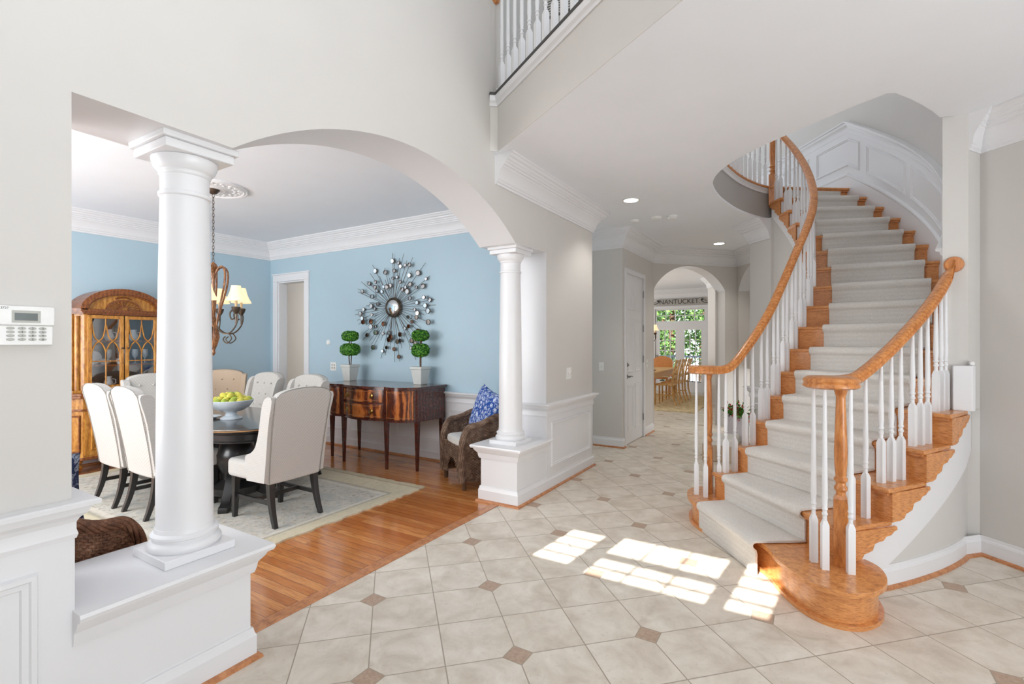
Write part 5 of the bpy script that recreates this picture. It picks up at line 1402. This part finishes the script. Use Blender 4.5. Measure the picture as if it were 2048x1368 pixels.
det(-1.82, 5.88, 'small white ceiling detector, the one closest to the partition wall', .05); det(-1.56, 5.87, 'flat white round detector in the middle of the ceiling row', .062, .03); det(-1.39, 5.92, 'deeper white round detector at the stairwell end of the ceiling row', .062, .04)

# upper hall: return-air grille seen between the balcony balusters
t = thing('return_air_grille', 'dark slatted air grille high on the upper hall wall behind the balcony balusters', 'vent', (-2.22, 4.66, 5.12))
mb = MB(); mb.box(-.2, .2, -.012, 0, -.3, .3); mb.build('backing', M['dark_strip'], t)
mb = MB()
for i in range(22): mb.box(-.19, .19, -.022, -.01, -.28 + i * .026, -.268 + i * .026)
mb.build('slats', M['wall_shaded'], t)
# framed picture in the corridor
t = thing('picture_frame', 'narrow brown picture frame glimpsed through the dining room doorway', 'picture', (-8.27, 6.29, 1.45))
mb = MB(); mb.box(-.35, .35, -.03, 0, -.39, .39); mb.build('frame', M['picture'], t, bevel=.005)
mb = MB(); mb.box(-.29, .29, -.034, -.03, -.33, .33); mb.build('canvas', M['fabric_tan'], t)

# ------------------------------------------------------------------ breakfast room
FY = 14.3
mb = MB(); X0_, X1_ = -3.84, -2.46
mb.pmap([(-7, 0), (X0_, 0), (X0_, 2.34), (X1_, 2.34), (X1_, 0), (-.9, 0), (-.9, CEIL), (-7, CEIL)], lambda p, q, d: (p, d, q), FY, FY + .15); struct(mb, 'wall_breakfast', M['wall'])
mb = MB(); mb.prism([(-1.37, 8.85), (-1.2, 8.95), (-1.2, 14.3), (-1.32, 14.3), (-2.05, 13.2), (-2.05, 12.2), (-1.37, 10.6)], 0, CEIL); struct(mb, 'wall_breakfast_side', M['wall'])
crown(28, [(-1.37, 10.6), (-2.05, 12.2), (-2.05, 14.3), (-7, 14.3)])
mb = MB()
for x in (X0_ - .1, X1_): mb.box(x, x + .1, FY - .025, FY, 0, 2.34)
mb.box(X0_ - .1, X1_ + .1, FY - .025, FY, 2.34, 2.42); mb.box(X0_, X1_, FY, FY + .12, 1.86, 1.96)
struct(mb, 'trim_29', M['trim'])
# transom and the two french doors
def glazed(name, x0, x1, z0, z1, cols, rows, st, bot=None):
    mb = MB(); bot = st if bot is None else bot
    mb.box(x0, x0 + st, FY + .02, FY + .065, z0, z1); mb.box(x1 - st, x1, FY + .02, FY + .065, z0, z1); mb.box(x0 + st, x1 - st, FY + .02, FY + .065, z0, z0 + bot); mb.box(x0 + st, x1 - st, FY + .02, FY + .065, z1 - st, z1)
    for i in range(1, cols): x = x0 + st + (x1 - x0 - 2 * st) * i / cols; mb.box(x - .01, x + .01, FY + .03, FY + .055, z0 + bot, z1 - st)
    for i in range(1, rows): z = z0 + bot + (z1 - z0 - bot - st) * i / rows; mb.box(x0 + st, x1 - st, FY + .03, FY + .055, z - .01, z + .01)
    o = struct(mb, name, M['trim'])
    mb = MB(); mb.box(x0 + st, x1 - st, FY + .04, FY + .044, z0 + bot, z1 - st); mb.build('glass_pane', M['glass'], o); return o
glazed('window_2', X0_, X1_, 1.96, 2.34, 5, 2, .035)
xm = (X0_ + X1_) / 2
da = glazed('door_2', X0_, xm, .0, 1.86, 3, 5, .12, .28); db = glazed('door_3', xm, X1_, .0, 1.86, 3, 5, .12, .28)
for o_, z in ((da, 1.0),): mb = MB(); mb.lathe([(.03, 0), (.03, .01), (.012, .02), (.03, .05), (.02, .07)], 14, (X0_ + .06, FY + .02, z), 0, (0, -1, 0)); mb.build('door_knob', M['metal'], o_)
base('breakfast', [(-2.05, 14.3), (X1_ + .1, 14.3)])
# carved sign over the doors
t = thing('wooden_sign', 'grey carved wooden quarterboard sign reading NANTUCKET over the french doors', 'sign', (-3.14, FY - .02, 2.53))
def scroll_end(s): return [(s * .63, -.085), (s * .70, -.075), (s * .80, -.06), (s * .79, -.03), (s * .73, -.035), (s * .68, .0), (s * .62, .065), (s * .55, .105)]
P = [(-.5, .09)] + [p for p in reversed(scroll_end(-1))] + scroll_end(1) + [(.5, .09)]
mb = MB(); mb.pmap(P, lambda a, b, d: (a, d, b), -.03, 0); mb.build('board', M['signboard'] if 'signboard' in M else M.setdefault('signboard', plain('weathered_grey_board', srgb(176, 172, 166), .8)), t)
text('lettering', 'NANTUCKET.', .18, (-.01, -.032, .0), (PI / 2, 0, 0), M['ink'], t, .004)
M['ink2'] = M['ink']
mb = MB()
for s in (-1, 1):
    mb.tube([(s * x, -.034, z) for x, z in cat([(.60, .02), (.63, .05), (.60, .065), (.57, .04), (.585, .0), (.63, -.03), (.68, -.05), (.76, -.055)], 4)], .009, 6); mb.sphere((s * .585, -.032, .03), .022, 8)
    mb.tube([(s * .72, -.034, -.02), (s * .66, -.034, .03)], .006, 5)
mb.build('scrollwork', M['ink'], t)
# outside: deck rail, table and trees
def outside():
    mb = MB(); mb.box(-9, 1, FY + .15, FY + 4, -.2, -.05); struct(mb, 'floor_deck', M['shoe'])
    M['deckpaint'] = plain('pale_blue_grey_paint', srgb(150, 170, 190), .6)
    t = thing('deck_railing', 'deck railing with thin dark spindles and a pale blue-grey top rail outside the french doors', 'railing', (-3.1, FY + 3.2, -.05))
    mb = MB(); mb.box(-4, 3, -.06, .06, .92, .98); mb.build('top_rail', M['deckpaint'], t)
    mb = MB(); mb.box(-4, 3, -.03, .03, .08, .12); mb.build('bottom_rail', M['black'], t)
    for i in range(44):
        mb = MB(); x = -2.2 + i * .11; mb.box(x - .01, x + .01, -.01, .01, .1, .93); mb.build('spindle', M['black'], t)
    random.seed(3)
    for i, (x, y, h) in enumerate([(-6.9, 20, 6), (-4.7, 19.6, 6), (-2.5, 20, 6), (-5.9, 23.2, 7), (-3.6, 23.4, 7), (-8.2, 23.3, 7), (-4.8, 26.6, 9), (-7.2, 26.8, 9)]):
        t = thing('tree', 'leafy green tree beyond the deck, filling the glass of the french doors', 'tree', (x, y, -.6), group='trees beyond the deck')
        mb = MB(); mb.tube([(0, 0, 0), (.1, 0, h * .5), (0, 0, h * .8)], [.14, .1, .04], 8); mb.build('trunk', M['bark'], t)
        mb = MB()
        for j in range(1600):
            a_ = random.uniform(0, 2 * PI); u = random.uniform(-1, 1); r_ = random.uniform(.5, 1.0) * 1.12; c_ = math.sqrt(1 - u * u)
            p = Vector((r_ * c_ * math.cos(a_), r_ * c_ * math.sin(a_), h * .5 + u * r_ * h * .42)); s_ = random.uniform(.06, .13)
            d1 = Vector((random.uniform(-1, 1), random.uniform(-1, 1), random.uniform(-1, 1))).normalized(); d2_ = d1.orthogonal().normalized()
            mb.add([p - d1 * s_, p + d2_ * s_ * .6, p + d1 * s_, p - d2_ * s_ * .6], [(0, 1, 2, 3)])
        mb.build('foliage', M['foliage'], t, ang=5)
outside()
# rug, table, chairs, chandelier of the breakfast room
flat_rug('breakfast_rug', 1.35, 1.65, M['sisal'], (-3.3, 11.75, 0), 'tan and cream rug under the pine breakfast table', .008, .01)
t = thing('breakfast_table', 'light pine farmhouse table with turned legs in the breakfast room', 'table', (-3.35, 11.6, .01))
mb = MB(); mb.box(-.52, .52, -1.1, 1.1, .715, .75); mb.build('tabletop', M['pine'], t, bevel=.006)
mb = MB(); mb.box(-.46, .46, -1.02, 1.02, .60, .715); mb.build('apron', M['pine'], t)
for x in (-.44, .44):
    for y in (-1.0, 1.0):
        mb = MB(); mb.box(x - .045, x + .045, y - .045, y + .045, .58, .715); mb.lathe([(.025, 0), (.035, .03), (.028, .07), (.045, .12), (.03, .17), (.04, .3), (.046, .42), (.032, .5), (.045, .53), (.03, .55), (.045, .59)], 18, (x, y, 0)); mb.build('leg', M['pine'], t)
def pine_chair(label):
    t = thing('pine_chair', label, 'chair', group='pine chairs along the breakfast table')
    mb = MB(); mb.box(-.2, .22, -.21, .21, .43, .46); mb.build('seat', M['pine'], t, bevel=.01)
    for y in (-.18, .18):
        mb = MB(); mb.lathe([(.014, 0), (.02, .1), (.022, .25), (.018, .3), (.024, .43)], 12, (.18, y, 0)); mb.build('leg', M['pine'], t)
        mb = MB(); mb.tube([(-.27, y, 0), (-.2, y, .25), (-.19, y, .46), (-.22, y, .75), (-.29, y, 1.0)], [.018, .02, .021, .018, .016], 8); mb.build('leg', M['pine'], t)
    for z, dx in ((.95, -.27), (.62, -.2)): mb = MB(); mb.box(dx - .012, dx + .012, -.19, .19, z - .03, z + .04); mb.build('back_rail', M['pine'], t, bevel=.005)
    for s in (-1, 1): mb = MB(); mb.tube([(-.205, -.15 * s, .66), (-.265, .15 * s, .93)], .012, 6); mb.build('cross_splat', M['pine'], t)
    mb = MB(); mb.box(-.2, .2, -.012, .012, .2, .225); mb.build('stretcher', M['pine'], t)
    return t
pc = pine_chair('light pine cross-back chair, the nearest of three along the breakfast table'); pc.location = (-2.76, 11.13, .01); pc.rotation_euler = (0, 0, PI)
dup(pc, (-2.76, 11.75, .01), PI, 'light pine cross-back chair, the middle one of three along the breakfast table')
dup(pc, (-2.76, 12.37, .01), PI, 'light pine cross-back chair, the farthest of three toward the french doors')
# round-back chair at the far end
t = thing('round_back_chair', 'honey wood chair with a solid rounded back at the far end of the breakfast table', 'chair', (-3.35, 13.0, .01))
mb = MB(); mb.pmap([(-.27, .5), (.27, .5), (.27, .85)] + [(.27 * math.cos(PI * i / 16), .85 + .17 * math.sin(PI * i / 16)) for i in range(1, 16)] + [(-.27, .85)], lambda a, b, d: (a, d, b), .18, .21); mb.build('backrest', M['oak'], t)
mb = MB(); mb.box(-.24, .24, -.22, .2, .44, .48); mb.build('seat', M['oak'], t, bevel=.01)
for x in (-.2, .2):
    for y in (-.18, .18): mb = MB(); mb.lathe([(.016, 0), (.022, .44)], 10, (x, y, 0)); mb.build('leg', M['oak'], t)
# tray with candlesticks
t = thing('wooden_tray', 'dark red tray on the breakfast table', 'tray', (-3.1, 10.95, .76)); mb = MB(); mb.lathe([(.12, 0), (.17, .008), (.18, .025), (.172, .024), (.15, .012)], 28); mb.build('dish', M['mahog'], t)
for x, w_ in ((-.05, 'the one farther from the pine chairs'), (.05, 'the one nearer the pine chairs')):
    t = thing('candlestick', 'slim grey candlestick on the red tray, ' + w_, 'candlestick', (-3.1 + x, 10.95, .772), group='candlesticks on the breakfast table tray')
    mb = MB(); mb.lathe([(.03, 0), (.03, .008), (.008, .02), (.006, .14), (.014, .15), (.012, .16)], 14); mb.build('stick', M['metal'], t); mb = MB(); mb.lathe([(.008, .16), (.008, .30)], 10); mb.build('candle', M['fabric2'], t)
chandelier((-3.13, 10.9, 2.88), 'small bronze chandelier with bell shades hanging over the breakfast table', 1.05, 5, .2, .5, .8)
light('breakfast_glow', 'POINT', (-3.13, 10.9, 1.7), 5, (1, .8, .55), .15)

# ------------------------------------------------------------------ family room beyond the second arch
mb = MB(); mb.box(-1.2, 4.2, 11.6, 11.72, 0, CEIL); struct(mb, 'wall_family', M['wall'])
# skirted ottoman, gift bag and garland behind the stair
t = thing('skirted_ottoman', 'low pale skirted ottoman on the tile floor behind the stair balusters', 'ottoman', (-.90, 6.38, 0))
mb = MB(); mb.box(-.2, .17, -.22, .22, .17, .27); mb.build('cushion', M['fabric2'], t, bevel=.03, seg=3)
mb = MB(); P = []
for (x0, y0, x1, y1) in ((-.2, -.22, .17, -.22), (.17, -.22, .17, .22), (.17, .22, -.2, .22), (-.2, .22, -.2, -.22)):
    for i in range(16):
        q = i / 16; nx, ny = (y1 - y0), -(x1 - x0); l_ = math.hypot(nx, ny); o_ = .008 * math.sin(q * 2 * PI * 6); P.append((x0 + (x1 - x0) * q + nx / l_ * o_, y0 + (y1 - y0) * q + ny / l_ * o_))
mb.prism(P, .005, .19); mb.build('pleated_skirt', M['fabric_tan'], t)
t = thing('tote_bag', 'pale grey tote bag with red and green flowers spilling from its top behind the stairs', 'bag', (-.80, 6.86, 0), R(-40))
mb = MB(); mb.hexa([(-.13, -.07, 0), (.13, -.07, 0), (.13, .07, 0), (-.13, .07, 0), (-.16, -.05, .46), (.16, -.05, .46), (.16, .05, .46), (-.16, .05, .46)]); mb.build('bag_body', M['cloth_grey'], t, bevel=.02, seg=3)
mb = MB(); mb.tube([(-.08, -.055, .44), (-.07, -.06, .56), (0, -.06, .6), (.07, -.06, .56), (.08, -.055, .44)], .007, 6); mb.build('handle', M['bark'], t)
random.seed(9)
for nm, mt, n_, sz in (('foliage', M['leaf'], 260, .03), ('flowers', M['red'], 110, .03)):
    mb = MB()
    for i in range(n_):
        p = Vector((random.gauss(0, .10), random.gauss(0, .04), .50 + random.gauss(0, .05))); d1 = Vector((random.uniform(-1, 1), random.uniform(-1, 1), random.uniform(-1, 1))).normalized(); d2_ = d1.orthogonal().normalized(); s_ = sz * random.uniform(.6, 1.1)
        mb.add([p - d1 * s_, p + d2_ * s_ * .5, p + d1 * s_, p - d2_ * s_ * .5], [(0, 1, 2, 3)])
    mb.build(nm, mt, t, ang=5)
